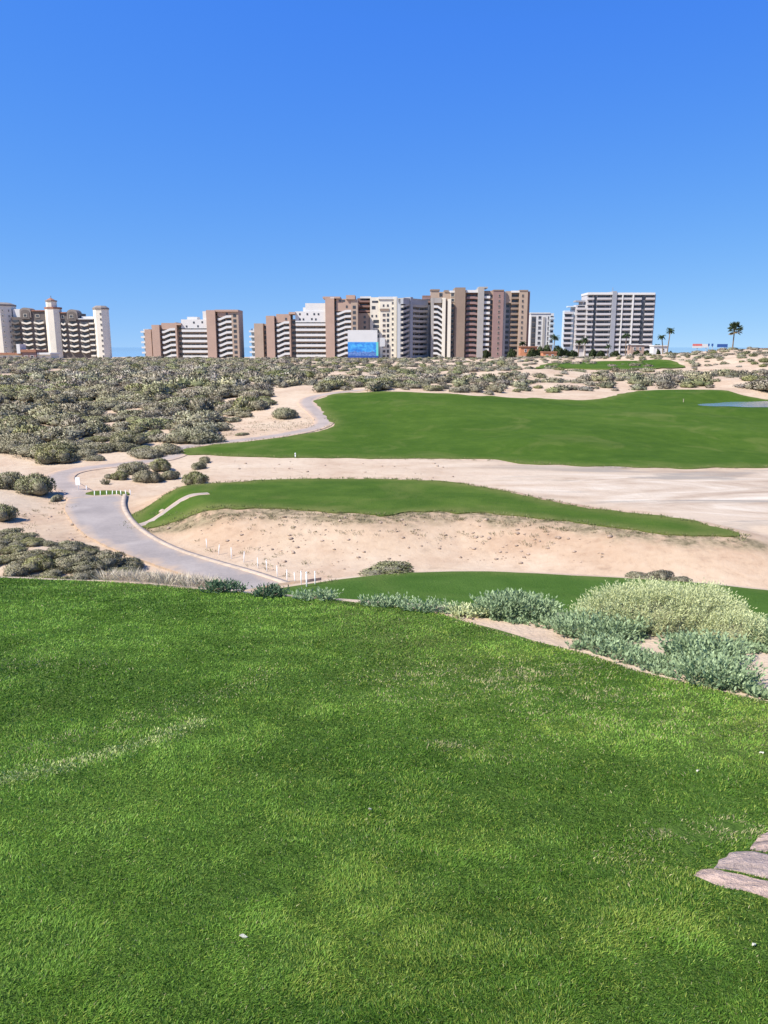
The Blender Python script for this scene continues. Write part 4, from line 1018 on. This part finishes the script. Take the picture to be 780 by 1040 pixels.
# B and C: pink-tan stepped blocks with white balconies
def stepped(name, label, uc, D, t):
    b = Bldg(name, label, uc, D); P = 5.15
    for a in t['sail']: b.wall(a[0]+1.2, a[1]+1.5, a[2], 'paleblue', -4, 10); b.balconies(a[0], a[1], a[2]+3.5, P, 'white', -.5, 3.6, None, 1.0)
    for u0, u1, vt, f, mt in t['cols']: b.wall(u0, u1, vt, mt, f, 16, name='column')
    for u0, u1, vt, f, mt in t['walls']: b.wall(u0, u1, vt, mt, f, 15)
    for u0, u1, vt in t['slots']: b.wall(u0, u1, vt, 'tan', -3.2, 13); b.windows([(u0+u1)/2], (u1-u0)*.75, 2.7, vt+3.2, P, -3.1)
    for u0, u1, vt, v2, mt in t['waves']:
        b.wall(u0, u1, vt, mt, 0, 15, v2, 'parapet_wall'); b.wall(u0, u1, v2-.05, 'tan', -2.2, 13.5); b.balconies(u0, u1, v2+1.2, P, 'white', .25, 2.3, WAVE, 1.28, 367); b.windows([u0+(u1-u0)*.35, u0+(u1-u0)*.75], (u1-u0)*.3, 2.5, v2+3.6, P, -2.1)
    for u0, u1, vt in t['flat']: b.wall(u0+.002, u1-.002, vt, 'tan', -2.0, 13.3); b.balconies(u0, u1, vt+3.0, P, 'white', .1, 2.0, None, 1.35); b.windows([u0+(u1-u0)*.3, u0+(u1-u0)*.72], (u1-u0)*.34, 2.6, vt+1.3, P, -1.95)
    for u0, u1, vt in t['fins']: b.wall(u0, u1, vt, 'pink', .45, 13.2, name='fin')
    for u0, u1, v0, v1, f, ws in t['pent']:
        b.wall(u0, u1, v0, 'white', f, 11, v1, 'penthouse')
        for wu_, wv_ in ws: b.windows([wu_], 1.6, 1.9, wv_, 100, f+.03, wv_+1)
    for u, w, vt in t['stack']: b.windows([u], w, 2.9, vt, P, t['stackf'])
    for u0, u1, v0, v1, mt in t['roofs']: b.roof(u0, u1, v0, v1, mt, 1.2, 15.5)
    return b
b = stepped('apartment_building', 'pink tan stepped apartment block with white sloping balconies beside the resort', 195, 500, dict(
    sail=[(143, 148, 334)], cols=[(147.5, 154, 334.5, .4, 'pink'), (155.2, 163, 330, 1.2, 'pink'), (211, 220, 315, 1.4, 'pink'), (236, 243, 316.5, .3, 'tan')], walls=[],
    slots=[(154, 155.2, 335), (163, 164.8, 329), (180.2, 185, 330), (220, 222, 317)], waves=[(164.8, 178.6, 328, 334.5, 'pink'), (222, 236, 316, 321.5, 'pink')],
    flat=[(185, 193, 333.5), (193, 202.5, 333.5), (202.5, 211, 333.5)], fins=[(178.6, 180.2, 327.5)],
    pent=[(184.6, 210.9, 324.4, 333.5, -.6, [(190, 331.5), (197.5, 327.5), (201.5, 331.3), (206, 327.2)]), (206.5, 210.8, 316, 324.4, -1.5, []), (190, 200, 321.6, 324.4, -3, [])],
    stack=[(239.3, 3.0, 320.5)], stackf=.35, roofs=[(180, 185.2, 328.4, 330.1, 'pink'), (219.8, 243.2, 314.6, 316.6, 'pink')]))
b.windows([231.5], 1.8, 3, 319, 100, .05, 320)
b = stepped('apartment_building', 'longer pink tan stepped apartment block with white penthouse, reaching behind the blue billboard', 310, 500, dict(
    sail=[(253, 258.5, 333.5)], cols=[(258.5, 267.6, 328.5, .4, 'tan'), (271, 279.3, 320.8, 1.2, 'pink'), (331, 340, 303, 1.4, 'pink'), (356.8, 363.5, 304, .3, 'tan')], walls=[],
    slots=[(267.6, 271, 329), (279.3, 281.2, 321), (295.6, 300.6, 324), (340, 342, 304)], waves=[(281.2, 294.2, 319, 327.5, 'pink'), (342, 356.8, 303.5, 316, 'pink')],
    flat=[(300.6, 310, 327.3), (310, 321.5, 327.3), (321.5, 331, 327.3)], fins=[(294.2, 295.6, 318.5)],
    pent=[(300.4, 330.9, 316.2, 327.3, -.6, [(305, 319), (305, 324.3), (308.5, 324.3), (312.5, 319), (319.5, 319), (323.8, 319), (317, 324), (321, 324.3)]), (310.5, 330.8, 307.8, 316.2, -1.5, []), (308, 310.4, 312, 316.2, -2.5, [])],
    stack=[(360, 3.0, 312)], stackf=.35, roofs=[(294, 300.8, 317, 319.2, 'pink'), (328.5, 346, 301.3, 303.2, 'pink'), (352, 361, 299.8, 304, 'pink'), (336, 340, 302.2, 303.8, 'white')]))
b.windows([291], 1.8, 2.2, 324, 100, .05, 325); b.windows([352.5], 1.8, 2.4, 311.5, 100, .05, 312); b.windows([346, 349.5], 2.4, 2.0, 305.5, 100, .05, 306)
def cream_block():
    b = Bldg('apartment_building', 'cream apartment block with a red brown top corner, right behind the billboard', 386, 515); P = 5.1
    b.wall(363, 376, 318, 'tan', -.5, 13); b.wall(363, 376.2, 302.5, 'redbrown', -3.5, 12.5, 318.1); b.roof(366, 377, 301, 303, 'white', .2)
    b.balconies(364, 375.8, 306.5, 4.8, 'redbrown', -.4, 3.0, None, 1.1, 318); b.windows([369.5], 7.5, 2.5, 304.8, 4.8, -3.4, 317)
    b.windows([370.5], 2.2, 2.4, 322, P, -.45); b.wall(376, 387, 302, 'cream', .6, 13); b.windows([379.5], 3.6, 3, 312.5, 5, .65, 314); b.windows([382], 5.6, 3, 326.5, 4.8, .65, 346); b.windows([381], 6, 1.8, 306.5, 4, .65, 308)
    b.windows([378, 382.3], 1.6, 2.2, 321, 100, .65, 322)
    b.wall(386, 402.6, 304, 'cream', 2.2, 14); b.roof(384.5, 403.5, 301.6, 304.2, 'white', 2.8, 14.5); b.roof(386, 395.2, 313.6, 316, 'brown', 2.6, 2, 'canopy')
    b.windows([394], 2.2, 3.0, 320, P, 2.25); b.windows([390], 2.4, 2.0, 320, P, 2.25, frame='tan'); b.windows([389.5, 393.8], 1.6, 2.2, 310.5, 100, 2.25, 311); b.windows([398.8], 1.6, 1.8, 308, P, 2.25, frame='grey')
    b.wall(402.6, 408.5, 303, 'grey', 1.0, 15, name='shaded_side'); b.wall(399.8, 402.8, 302, 'cream', 3.2, 13, name='column')  # grey wall is the cream block's side, its shade put into the colour
cream_block()
def slate_block():
    b = Bldg('apartment_building', 'shaded slate grey apartment block turned away from the sun, beside the cream one', 422, 512, R(48)); P = 5.0
    b.wall(409, 436.8, 304.2, 'slate', -2.2, 5); b.wall(415.6, 418.2, 302.2, 'slate', .7, 5, name='column'); b.wall(434.9, 437.6, 309, 'slate', .5, 5, name='column')
    b.roof(409, 436.8, 303.4, 304.4, 'grey', .3, 5); b.balconies(409, 415.6, 311, P, 'grey', .1, 2.2, [(0, -.3), (1, .2)], 1.25); b.balconies(418.2, 434.9, 311, P, 'grey', .2, 2.4, [(0, 0), (.5, -.06), (1, 0)], 1.3)
    b.windows([412.4], 4, 2.5, 309.0, P, -2.1); b.windows([421.5, 426, 431], 3.2, 2.6, 308.8, P, -2.1)
    b.wall(409, 416, 304.3, 'slate', .05, 4, 309.5, 'parapet_wall'); b.wall(418, 435, 304.3, 'slate', .1, 4, 310, 'parapet_wall')
slate_block()
def tower():
    b = Bldg('apartment_tower', 'tallest brown apartment tower with maroon recessed balconies in the middle of the skyline', 483, 520); P = 5.15
    b.wall(429, 437.5, 299.5, 'redbrown', -6, 10); b.balconies(429.5, 437, 303, 3.4, 'mauve', -5, 2, None, 1.0, 309); b.wall(437.5, 446, 294, 'tan', -5, 12, name='wall'); b.roof(437, 446.5, 293.2, 294.6, 'brown', -4.5, 12)
    b.wall(445.5, 457, 296, 'tan', -4, 12); b.windows([447.5], 3, 3.4, 299, 100, -3.9, 300); b.roof(451, 455.5, 294.2, 296.1, 'brown', -3.5, 12)
    # the near wing with pale wavy balconies
    b.wall(438, 448, 303.5, 'tan', 2.4, 12, name='wall'); b.balconies(439.8, 448.2, 313, P-.1, 'white', 5.0, 2.6, [(0, .12), (.45, .1), (1, -.5)], 1.3); b.windows([444], 5.5, 2.5, 315.2, P-.1, 2.5); b.roof(440, 447.5, 303, 308, 'grey', 4.5, 3, 'canopy')
    b.wall(448.2, 451.4, 303, 'cream', 5.4, 12, name='column'); b.wall(451.4, 453.6, 304, 'brown', 3.0, 12, name='column'); b.wall(453.6, 457, 304, 'cream', 4.6, 12, name='column'); b.wall(437.2, 439.8, 303, 'grey', 4.5, 12, name='column')
    # main front
    b.wall(457, 461, 297, 'tan', -1.5, 14); b.windows([459], 3.0, 2.9, 299.3, P, -1.45, frame='cream'); b.roof(456.5, 461, 295, 297.1, 'white', -1, 14)
    b.wall(461, 471.4, 292.2, 'brown', 2.2, 15, name='column'); b.wall(471.4, 473, 296, 'brown', -1.5, 15)
    b.wall(473, 484.4, 297, 'redbrown', -2.6, 14); b.balconies(472.8, 484.2, 303.2, P, 'mauve', .2, 2.8, [(0, -.05), (.3, .06), (.7, .06), (1, -.05)], 1.35); b.windows([476, 481.4], 4.2, 2.7, 300.3, P, -2.55); b.roof(472, 484.5, 294.6, 297.2, 'white', .5, 14)
    b.wall(484.2, 490.2, 292.6, 'grey', 1.6, 15, name='column'); b.roof(485, 494, 291.2, 292.8, 'grey', 0, 10); b.wall(490.2, 500, 295, 'tan', -2.4, 14); b.balconies(490, 496.6, 302.5, P, 'white', .4, 2.8, None, 1.4); b.windows([493], 5, 2.6, 299.8, P, -2.35); b.windows([498.2], 2.8, 3.4, 301, P, -2.35)
    b.wall(499.6, 509.8, 295.3, 'mauve', 2.0, 15, name='column'); b.windows([505.4], 1.5, 2.0, 300.5, P, 2.05, frame='tan'); b.roof(499.4, 510, 294.4, 295.5, 'brown', 2.3, 15); b.wall(509.8, 512.6, 296, 'grey', .8, 15, name='column')
    b.wall(512.6, 518.3, 295.6, 'tan', -.6, 14, 307.5); b.wall(512.6, 518.3, 307.6, 'slate', -3.5, 13); b.windows([515.4], 3.4, 2.8, 310.5, P, -3.45)
    b.wall(518.3, 525.8, 297, 'brown', -2.0, 14); b.balconies(518.1, 525.8, 303.2, P, 'brown', .0, 2.0, None, 1.2); b.windows([522], 5.6, 2.6, 300.4, P, -1.95); b.roof(517.8, 526, 295.2, 297.2, 'white', .3, 14)
    b.wall(525.8, 534, 295.6, 'tan', 1.6, 15, name='column'); b.windows([529], 1.4, 2.0, 300.5, P, 1.65, frame='brown'); b.roof(525.6, 534.2, 294.6, 295.8, 'brown', 1.9, 15); b.wall(534, 536.4, 296, 'redbrown', .6, 15, name='column')
tower()
def white_block():
    b = Bldg('apartment_building', 'small white apartment block with a dark recess, between the brown tower and the trees', 549, 560); P = 5.0
    b.wall(538, 561.4, 318.2, 'white', 0, 14); b.roof(537.6, 557.6, 317.4, 318.6, 'white', .4); b.wall(539, 543.6, 321.5, 'taupe', .06, 2, None, 'recess_shade_panel'); b.windows([541.3], 3.6, 3.6, 324.5, 5.2, .1, 356)  # dark taupe panel on the flat wall stands in for the recess's shade
    b.windows([547.3], 2.6, 2.4, 322.5, P, .05, 352, frame='lilac'); b.wall(550.6, 553, 322, 'grey', .5, 2, None, 'fin'); b.windows([556], 1.0, 3.0, 323, P, .05, 352, frame='lilac')
    b.balconies(557.6, 561.8, 324, P, 'paleblue', 1.8, 1.8, None, 1.3, 352); b.windows([559.6], 2.8, 2.8, 322.4, P, .04, 352)
white_block()
def pale_block():
    b = Bldg('apartment_tower', 'pale lilac twelve storey block with long flat balconies beside the palms', 618, 530); P = 4.98
    b.wall(573.5, 584, 315, 'paleblue', -4.5, 10); b.roof(576.5, 585.5, 310.5, 311.6, 'paleblue', -3, 9, 'canopy'); b.wall(580, 583, 311.6, 'paleblue', -6, 6, 315.1, 'penthouse'); b.balconies(573, 582, 318.2, P, 'lilac', -2.4, 2.1, None, 1.2, 354); b.windows([577.5], 6.5, 2.6, 320, P, -4.4, 354)
    b.wall(584, 594, 309.5, 'lilac', -2.5, 11); b.roof(583.5, 593, 304.8, 306.4, 'slate', -2, 9, 'canopy'); b.wall(588, 592, 306.4, 'lilac', -5, 6, 309.6, 'penthouse'); b.balconies(584.8, 593.8, 314, P, 'lilac', -.4, 2.1, None, 1.25, 354); b.windows([589.5], 7, 2.6, 311.6, P, -2.45, 354)
    b.wall(594, 661.5, 299.4, 'lilac', 0, 15); b.roof(593.6, 620, 297.2, 299.5, 'white', 2.4, 15.2); b.roof(622.6, 661, 297.4, 299.6, 'white', 2.4, 15.2)
    for u0, u1, ws in ((594.2, 600.4, [597.5]), (603.4, 618, [606.5, 610.5, 614.8]), (623.2, 628.2, [625.6]), (629.4, 638.6, [631.8, 636.2]), (640.2, 648, [642.4, 646]), (652.4, 661.2, [654.8, 658.8])):
        b.balconies(u0, u1, 304, P, 'lilac', 2.1, 2.1, None, 1.15, 362); b.windows(ws, min(3.9, (u1-u0)/len(ws)*.88), 3.0, 301.7, P, .05, 360)
    b.wall(600.6, 603.2, 300, 'glass', .5, 3, None, 'recess_shade_panel'); b.wall(618.4, 622.6, 296, 'slate', 2.8, 12, None, 'core'); b.wall(628.3, 629.3, 299.6, 'white', 2.5, 4, None, 'fin'); b.wall(638.7, 640.1, 299.6, 'white', 2.5, 4, None, 'fin'); b.wall(648.2, 651.8, 299.5, 'glass', .9, 3, None, 'recess_shade_panel'); b.wall(661.4, 662.4, 299, 'slate', 1.0, 14, None, 'fin')  # dark glass strips, set proud of the wall, stand in for shaded recesses
    mb = MB(); x = b.X(620.6); mb.tube([(x, 3, b.Z(296)), (x, 3, b.Z(291.5))], .16, 6); mb.build('antenna', M['metal'], b.root)
pale_block()
def hut(name, label, u0, u1, vt, D, mat, roofm, win=True):
    b = Bldg(name, label, (u0+u1)/2, D, base=3.5); b.wall(u0, u1, vt, mat, 0, 6); b.roof(u0-.5, u1+.5, vt-1.0, vt, roofm, .5, 6.5)
    if win: b.windows([u0+(u1-u0)*.3, u0+(u1-u0)*.7], 1.6, 2.2, vt+3.5, 100, .04, vt+4.5, frame='white')
hut('cottage', 'small white flat roofed hut behind the leaning palms', 664.5, 678.5, 351.6, 400, 'white', 'white')
hut('cottage', 'low orange walled house among dark trees below the white block', 529, 546, 352.6, 420, 'orange', 'tile'); hut('cottage', 'second orange house, half hidden in scrub near the palms', 552, 566, 358, 400, 'orange', 'tile'); hut('cottage', 'orange house on the ridge at the right picture edge', 772, 800, 354.6, 330, 'orange', 'tile')
hut('cottage', 'pale pink flat house in front of the lilac block', 641, 655, 350.5, 440, 'pink', 'white')
print('buildings', time.time()-T0)

# billboard and signs
def billboard():
    D = 300; x0, x1 = wu(353.2, D), wu(384.2, D); zt, zm, zb = wz(335.2, D), wz(347.4, D), wz(363.2, D); xc = (x0+x1)/2; g = Hs(xc, D)
    t = empty('billboard', (xc, D, g)); tag(t, 'large billboard with blank white top and blue seaside picture on the dune', 'billboard'); w = (x1-x0)/2
    mb = MB(); mb.box(-w, w*.94, 0, .25, zm-g, zt-g); mb.build('blank_panel', M['white'], t); mb = MB(); mb.box(-w, w, -.03, .25, zb-g, zm-g); mb.build('picture_panel', M['poster'], t)
    mb = MB()
    for q in (-.85, -.3, .3, .85): mb.tube([(w*q, .5, -1), (w*q, .5, zt-g-.3)], .16, 8)
    for k, q in enumerate((-.85, -.3, .3, .85)): pass
    mb2 = [MB().tube([(w*q, .45, -1), (w*q, .45, zt-g-.4)], .16, 8) for q in (-.85, -.3, .3, .85)]
    for m_ in mb2: m_.build('post', M['metal'], t, smooth=True)
    mb = MB(); mb.box(-w*.95, w*.95, .25, .4, (zb-g)+.5, (zb-g)+.75); mb.box(-w*.95, w*.95, .25, .4, zt-g-1, zt-g-.75); mb.build('brace', M['metal'], t)
    D2 = 306; a = (385.6, 391); xx0, xx1 = wu(a[0], D2), wu(a[1], D2); g2 = Hs((xx0+xx1)/2, D2)
    t2 = empty('billboard', ((xx0+xx1)/2, D2, g2)); tag(t2, 'narrow white board standing beside the large blue billboard', 'billboard'); w2 = (xx1-xx0)/2
    mb = MB(); mb.box(-w2, w2, 0, .2, wz(352, D2)-g2, wz(343, D2)-g2); mb.build('panel', M['white'], t2); mb = MB(); mb.tube([(0, .35, -1), (0, .35, wz(344, D2)-g2)], .15, 8); mb.build('post', M['metal'], t2, smooth=True)
billboard()
def roadsign(u0, u1, v0, v1, D, mats, label, splits):
    xc = wu((u0+u1)/2, D); g = Hs(xc, D); t = empty('road_sign', (xc, D, g)); tag(t, label, 'sign')
    for (a, b, c, d, m_) in splits:
        mb = MB(); mb.box(wu(a, D)-xc, wu(b, D)-xc, 0, .15, wz(d, D)-g, wz(c, D)-g); mb.build('panel', M[m_], t)
    for u in mats:
        mb = MB(); mb.tube([(wu(u, D)-xc, .25, -1), (wu(u, D)-xc, .25, wz(v0+.5, D)-g)], .12, 8); mb.build('post', M['metal'], t, smooth=True)
roadsign(704, 724, 349, 353.6, 300, (709, 718), 'long red and white banner sign on the ridge left of the tall palm', [(704, 713.5, 349.2, 351.4, 'signred'), (704, 713.5, 351.45, 353.4, 'white'), (713.6, 719.5, 349.4, 353, 'white')])
roadsign(729, 739.5, 349.3, 353.6, 298, (738.4,), 'dark blue sign on a single post beside the tall palm', [(729, 739.6, 349.4, 352.6, 'signblue')])
roadsign(719.6, 725, 348.8, 352, 304, (720.4, 724.4), 'small dark panel sign between the red banner and the blue sign', [(719.8, 721.2, 349, 351.2, 'signblue'), (723.2, 725, 349, 351.5, 'signblue')])

# ------------------------------------------------------------------ palms and trees
def palm(u, vb, vt, cw, D, label, kind='fan', lean=0.0, group=None):
    x = wu(u, D); g = Hs(x, D); zt = wz(vt, D)-g; r = cw/2*D/F
    t = empty('palm_tree', (x, D, g)); tag(t, label, 'palm tree', group)
    hc = zt-r*.55; mb = MB(); pts = [(lean*hc*(k/6)**1.6, 0, hc*k/6-(.5 if k == 0 else 0)) for k in range(7)]
    mb.tube(pts, [.24*(1-.35*k/6)*min(1.3, hc/7) for k in range(7)], 10); mb.build('trunk', M['trunk'], t, smooth=True)
    top = np.array(pts[-1]); P, Dd, L, W, C = [], [], [], [], []
    if kind == 'fan':
        for i in range(40):
            a = rng.uniform(0, 6.28); el = rng.uniform(-.75, 1.35); d = np.array([math.cos(a)*math.cos(el), math.sin(a)*math.cos(el), math.sin(el)])
            hub = top+d*r*.48; s_ = np.cross(d, [0, 0, 1]); s_ /= np.linalg.norm(s_)+1e-6; up = np.cross(s_, d)
            P.append(top); Dd.append(d); L.append(r*.5); W.append(.09); C.append(np.array([.12, .12, .05]))
            for k in range(13):
                q = (k-6)/6*1.25; P.append(hub); Dd.append(d*math.cos(q)+s_*math.sin(q)-np.array([0, 0, .25])*abs(q)); L.append(r*.52*(1-.25*abs(q))); W.append(.13); C.append(np.array([.055, .075, .032])*rng.uniform(.7, 1.5) if el > -.35 else np.array([.20, .15, .08])*rng.uniform(.7, 1.2))
    else:
        for i in range(26):
            a = rng.uniform(0, 6.28); el = rng.uniform(-.1, 1.25); d = np.array([math.cos(a)*math.cos(el), math.sin(a)*math.cos(el), math.sin(el)]); p = top.copy(); seg = r*1.15/9
            for k in range(9):
                d = d+np.array([0, 0, -.16]); d /= np.linalg.norm(d); s_ = np.cross(d, [0, 0, 1]); s_ /= np.linalg.norm(s_)+1e-6
                P.append(p); Dd.append(d); L.append(seg*1.2); W.append(.08); C.append(np.array([.10, .10, .04]))
                for sg in (-1, 1):
                    for h_ in (0, .5): P.append(p+d*seg*h_); Dd.append(d*.7+s_*sg-np.array([0, 0, .35])); L.append(r*.34*(1-.06*k)); W.append(.12); C.append(np.array([.05, .085, .032])*rng.uniform(.7, 1.5))
                p = p+d*seg
    link('crown', leaves_mesh('crown', np.array(P), np.array(Dd), np.array(L), np.array(W)*2.2, np.array(C), M['frond']), t)
palm(744.8, 357, 329.5, 17.5, 255, 'tall fan palm with round crown standing alone on the ridge', 'fan', .02)
palm(678.5, 358, 333.5, 8.5, 380, 'slim palm with a small top crown beside the white hut', 'feather', .06)
palm(674.5, 358, 340, 8, 384, 'shorter palm leaning over the white hut', 'feather', -.12)
for u, vt, cw, D, lab in ((562.5, 340, 9, 430, 'palm rising beside the white block above dark trees'), (595, 343, 10, 440, 'palm before the left end of the lilac block'), (588, 345, 8, 445, 'low palm beside another before the lilac block'), (636, 337.5, 9, 440, 'palm before the middle of the lilac block'), (531, 347, 8, 430, 'palm at the foot of the brown tower beside the orange house'), (618, 350, 7, 440, 'short palm between the two taller ones before the lilac block'), (668, 350, 6, 420, 'short dark palm at the white hut corner')):
    palm(u, 359, vt, cw, D, lab, 'feather', random.uniform(-.06, .06), 'palms before the apartment blocks')
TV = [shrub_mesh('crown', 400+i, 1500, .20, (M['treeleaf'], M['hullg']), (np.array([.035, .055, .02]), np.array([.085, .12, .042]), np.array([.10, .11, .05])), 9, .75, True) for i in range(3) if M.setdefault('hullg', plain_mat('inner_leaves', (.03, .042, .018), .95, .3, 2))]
def tree(u, vb, vt, w, D, label, group):
    x = wu(u, D); g = Hs(x, D); h = wz(vt, D)-g; ww = w*D/F
    t = empty('bushy_tree', (x, D, g), random.uniform(0, 6)); tag(t, label, 'tree', group)
    mb = MB(); mb.tube([(0, 0, -.5), (.1, 0, h*.25), (0, .1, h*.6)], [.28, .2, .1], 8)
    for k in range(4): a = k*1.6; mb.tube([(.1, 0, h*.22), (.6*math.cos(a), .6*math.sin(a), h*.45), (1.1*math.cos(a), 1.1*math.sin(a), h*.6)], [.12, .08, .04], 6)
    mb.build('trunk', M['trunk'], t, smooth=True)
    o = link('crown', TV[random.randrange(3)], t, (0, 0, h*.12)); o.scale = (ww/2, ww/2, h*.88/1.28)
for i, (u, vt, w, D, lab) in enumerate(((541, 352.5, 12, 415, 'dark rounded tree before the orange house'), (549, 350, 9, 430, 'dark tree between orange house and white block'), (556, 348.5, 11, 432, 'taller dark tree below the white block'), (567, 349.5, 13, 430, 'broad dark green tree right of the white block'), (574.5, 353, 9, 432, 'low dark tree at the pale blue wing'),
        (582, 354.5, 10, 436, 'low olive tree before the pale blue wing'), (603, 353.5, 10, 440, 'small tree at the foot of the lilac block under a palm'), (611, 355, 9, 436, 'low tree at the foot of the lilac block'), (626, 355.5, 10, 436, 'low olive tree before the middle balconies of the lilac block'), (648, 355, 9, 438, 'low tree beside the pale pink house'), (658, 354.5, 8, 430, 'small dark tree at the right end of the lilac block'),
        (669.5, 354, 5, 390, 'small dark tree in front of the white hut'), (682, 355.5, 5, 385, 'small dark bushy tree beside the slim palm'), (764.5, 352.6, 6, 300, 'small dark tree alone on the ridge right of the tall palm'), (494, 354, 9, 420, 'dark tree at the foot of the brown tower'), (520, 353, 9, 420, 'tree at the foot of the brown tower beside the orange house'), (732, 355.5, 5, 296, 'small dark bushy tree below the blue sign'))):
    tree(u, 360, vt, w, D, lab, 'trees along the foot of the skyline')
print('trees', time.time()-T0)

# ------------------------------------------------------------------ light
SUN_EL, SUN_AZ = 50, -122            # azimuth from straight ahead, negative to the left
world = bpy.data.worlds.new('World'); scene.world = world; world.use_nodes = True
nt = world.node_tree; bg = nt.nodes['Background']
sky = N(nt, 'ShaderNodeTexSky'); sky.sky_type = 'NISHITA'; sky.sun_disc = False; sky.sun_elevation = R(SUN_EL); sky.sun_rotation = R(SUN_AZ)
sky.altitude = 0; sky.air_density = 1.0; sky.dust_density = 0; sky.ozone_density = 6.0
tc = N(nt, 'ShaderNodeTexCoord'); mp = N(nt, 'ShaderNodeMapping'); mp.inputs['Location'].default_value = (0, 0, .16)
nt.links.new(tc.outputs['Generated'], mp.inputs['Vector']); nt.links.new(mp.outputs[0], sky.inputs['Vector'])
hs = N(nt, 'ShaderNodeHueSaturation'); hs.inputs['Saturation'].default_value = 1.15; nt.links.new(sky.outputs[0], hs.inputs['Color'])
sp = N(nt, 'ShaderNodeSeparateColor'); cb = N(nt, 'ShaderNodeCombineColor'); nt.links.new(hs.outputs[0], sp.inputs[0])
for i, (k, p) in enumerate(((.939, 1.36), (.938, .94), (3.41, .17))):   # the deep clean blue of dry coastal air
    q = math_n(nt, 'MULTIPLY', math_n(nt, 'POWER', sp.outputs[i], p), k)
    if i == 2: q = math_n(nt, 'MINIMUM', q, math_n(nt, 'MULTIPLY', sp.outputs[i], 1.33))
    nt.links.new(q, cb.inputs[i])
nt.links.new(cb.outputs[0], bg.inputs['Color']); bg.inputs['Strength'].default_value = .13
sd = bpy.data.lights.new('sun', 'SUN'); so = bpy.data.objects.new('sun', sd); COL.objects.link(so); sd.energy = 4.8; sd.angle = R(.53); sd.color = (1, .945, .85)
az, el = R(SUN_AZ), R(SUN_EL); tow = Vector((math.sin(az)*math.cos(el), math.cos(az)*math.cos(el), math.sin(el)))
so.rotation_euler = tow.to_track_quat('Z', 'Y').to_euler(); so.location = (-20, -20, 60)
vs = scene.view_settings; vs.view_transform = 'Standard'; vs.look = 'None'; vs.exposure = .7; vs.gamma = 1; vs.use_curve_mapping = False
scene.render.engine = 'CYCLES'; cy = scene.cycles; cy.max_bounces = 5; cy.diffuse_bounces = 2; cy.glossy_bounces = 2; cy.transmission_bounces = 2; cy.transparent_max_bounces = 4
cy.use_adaptive_sampling = True; cy.adaptive_threshold = .01; cy.use_denoising = True; cy.denoiser = 'OPENIMAGEDENOISE'; cy.denoising_input_passes = 'RGB_ALBEDO_NORMAL'; cy.denoising_prefilter = 'ACCURATE'
print('done', time.time()-T0)
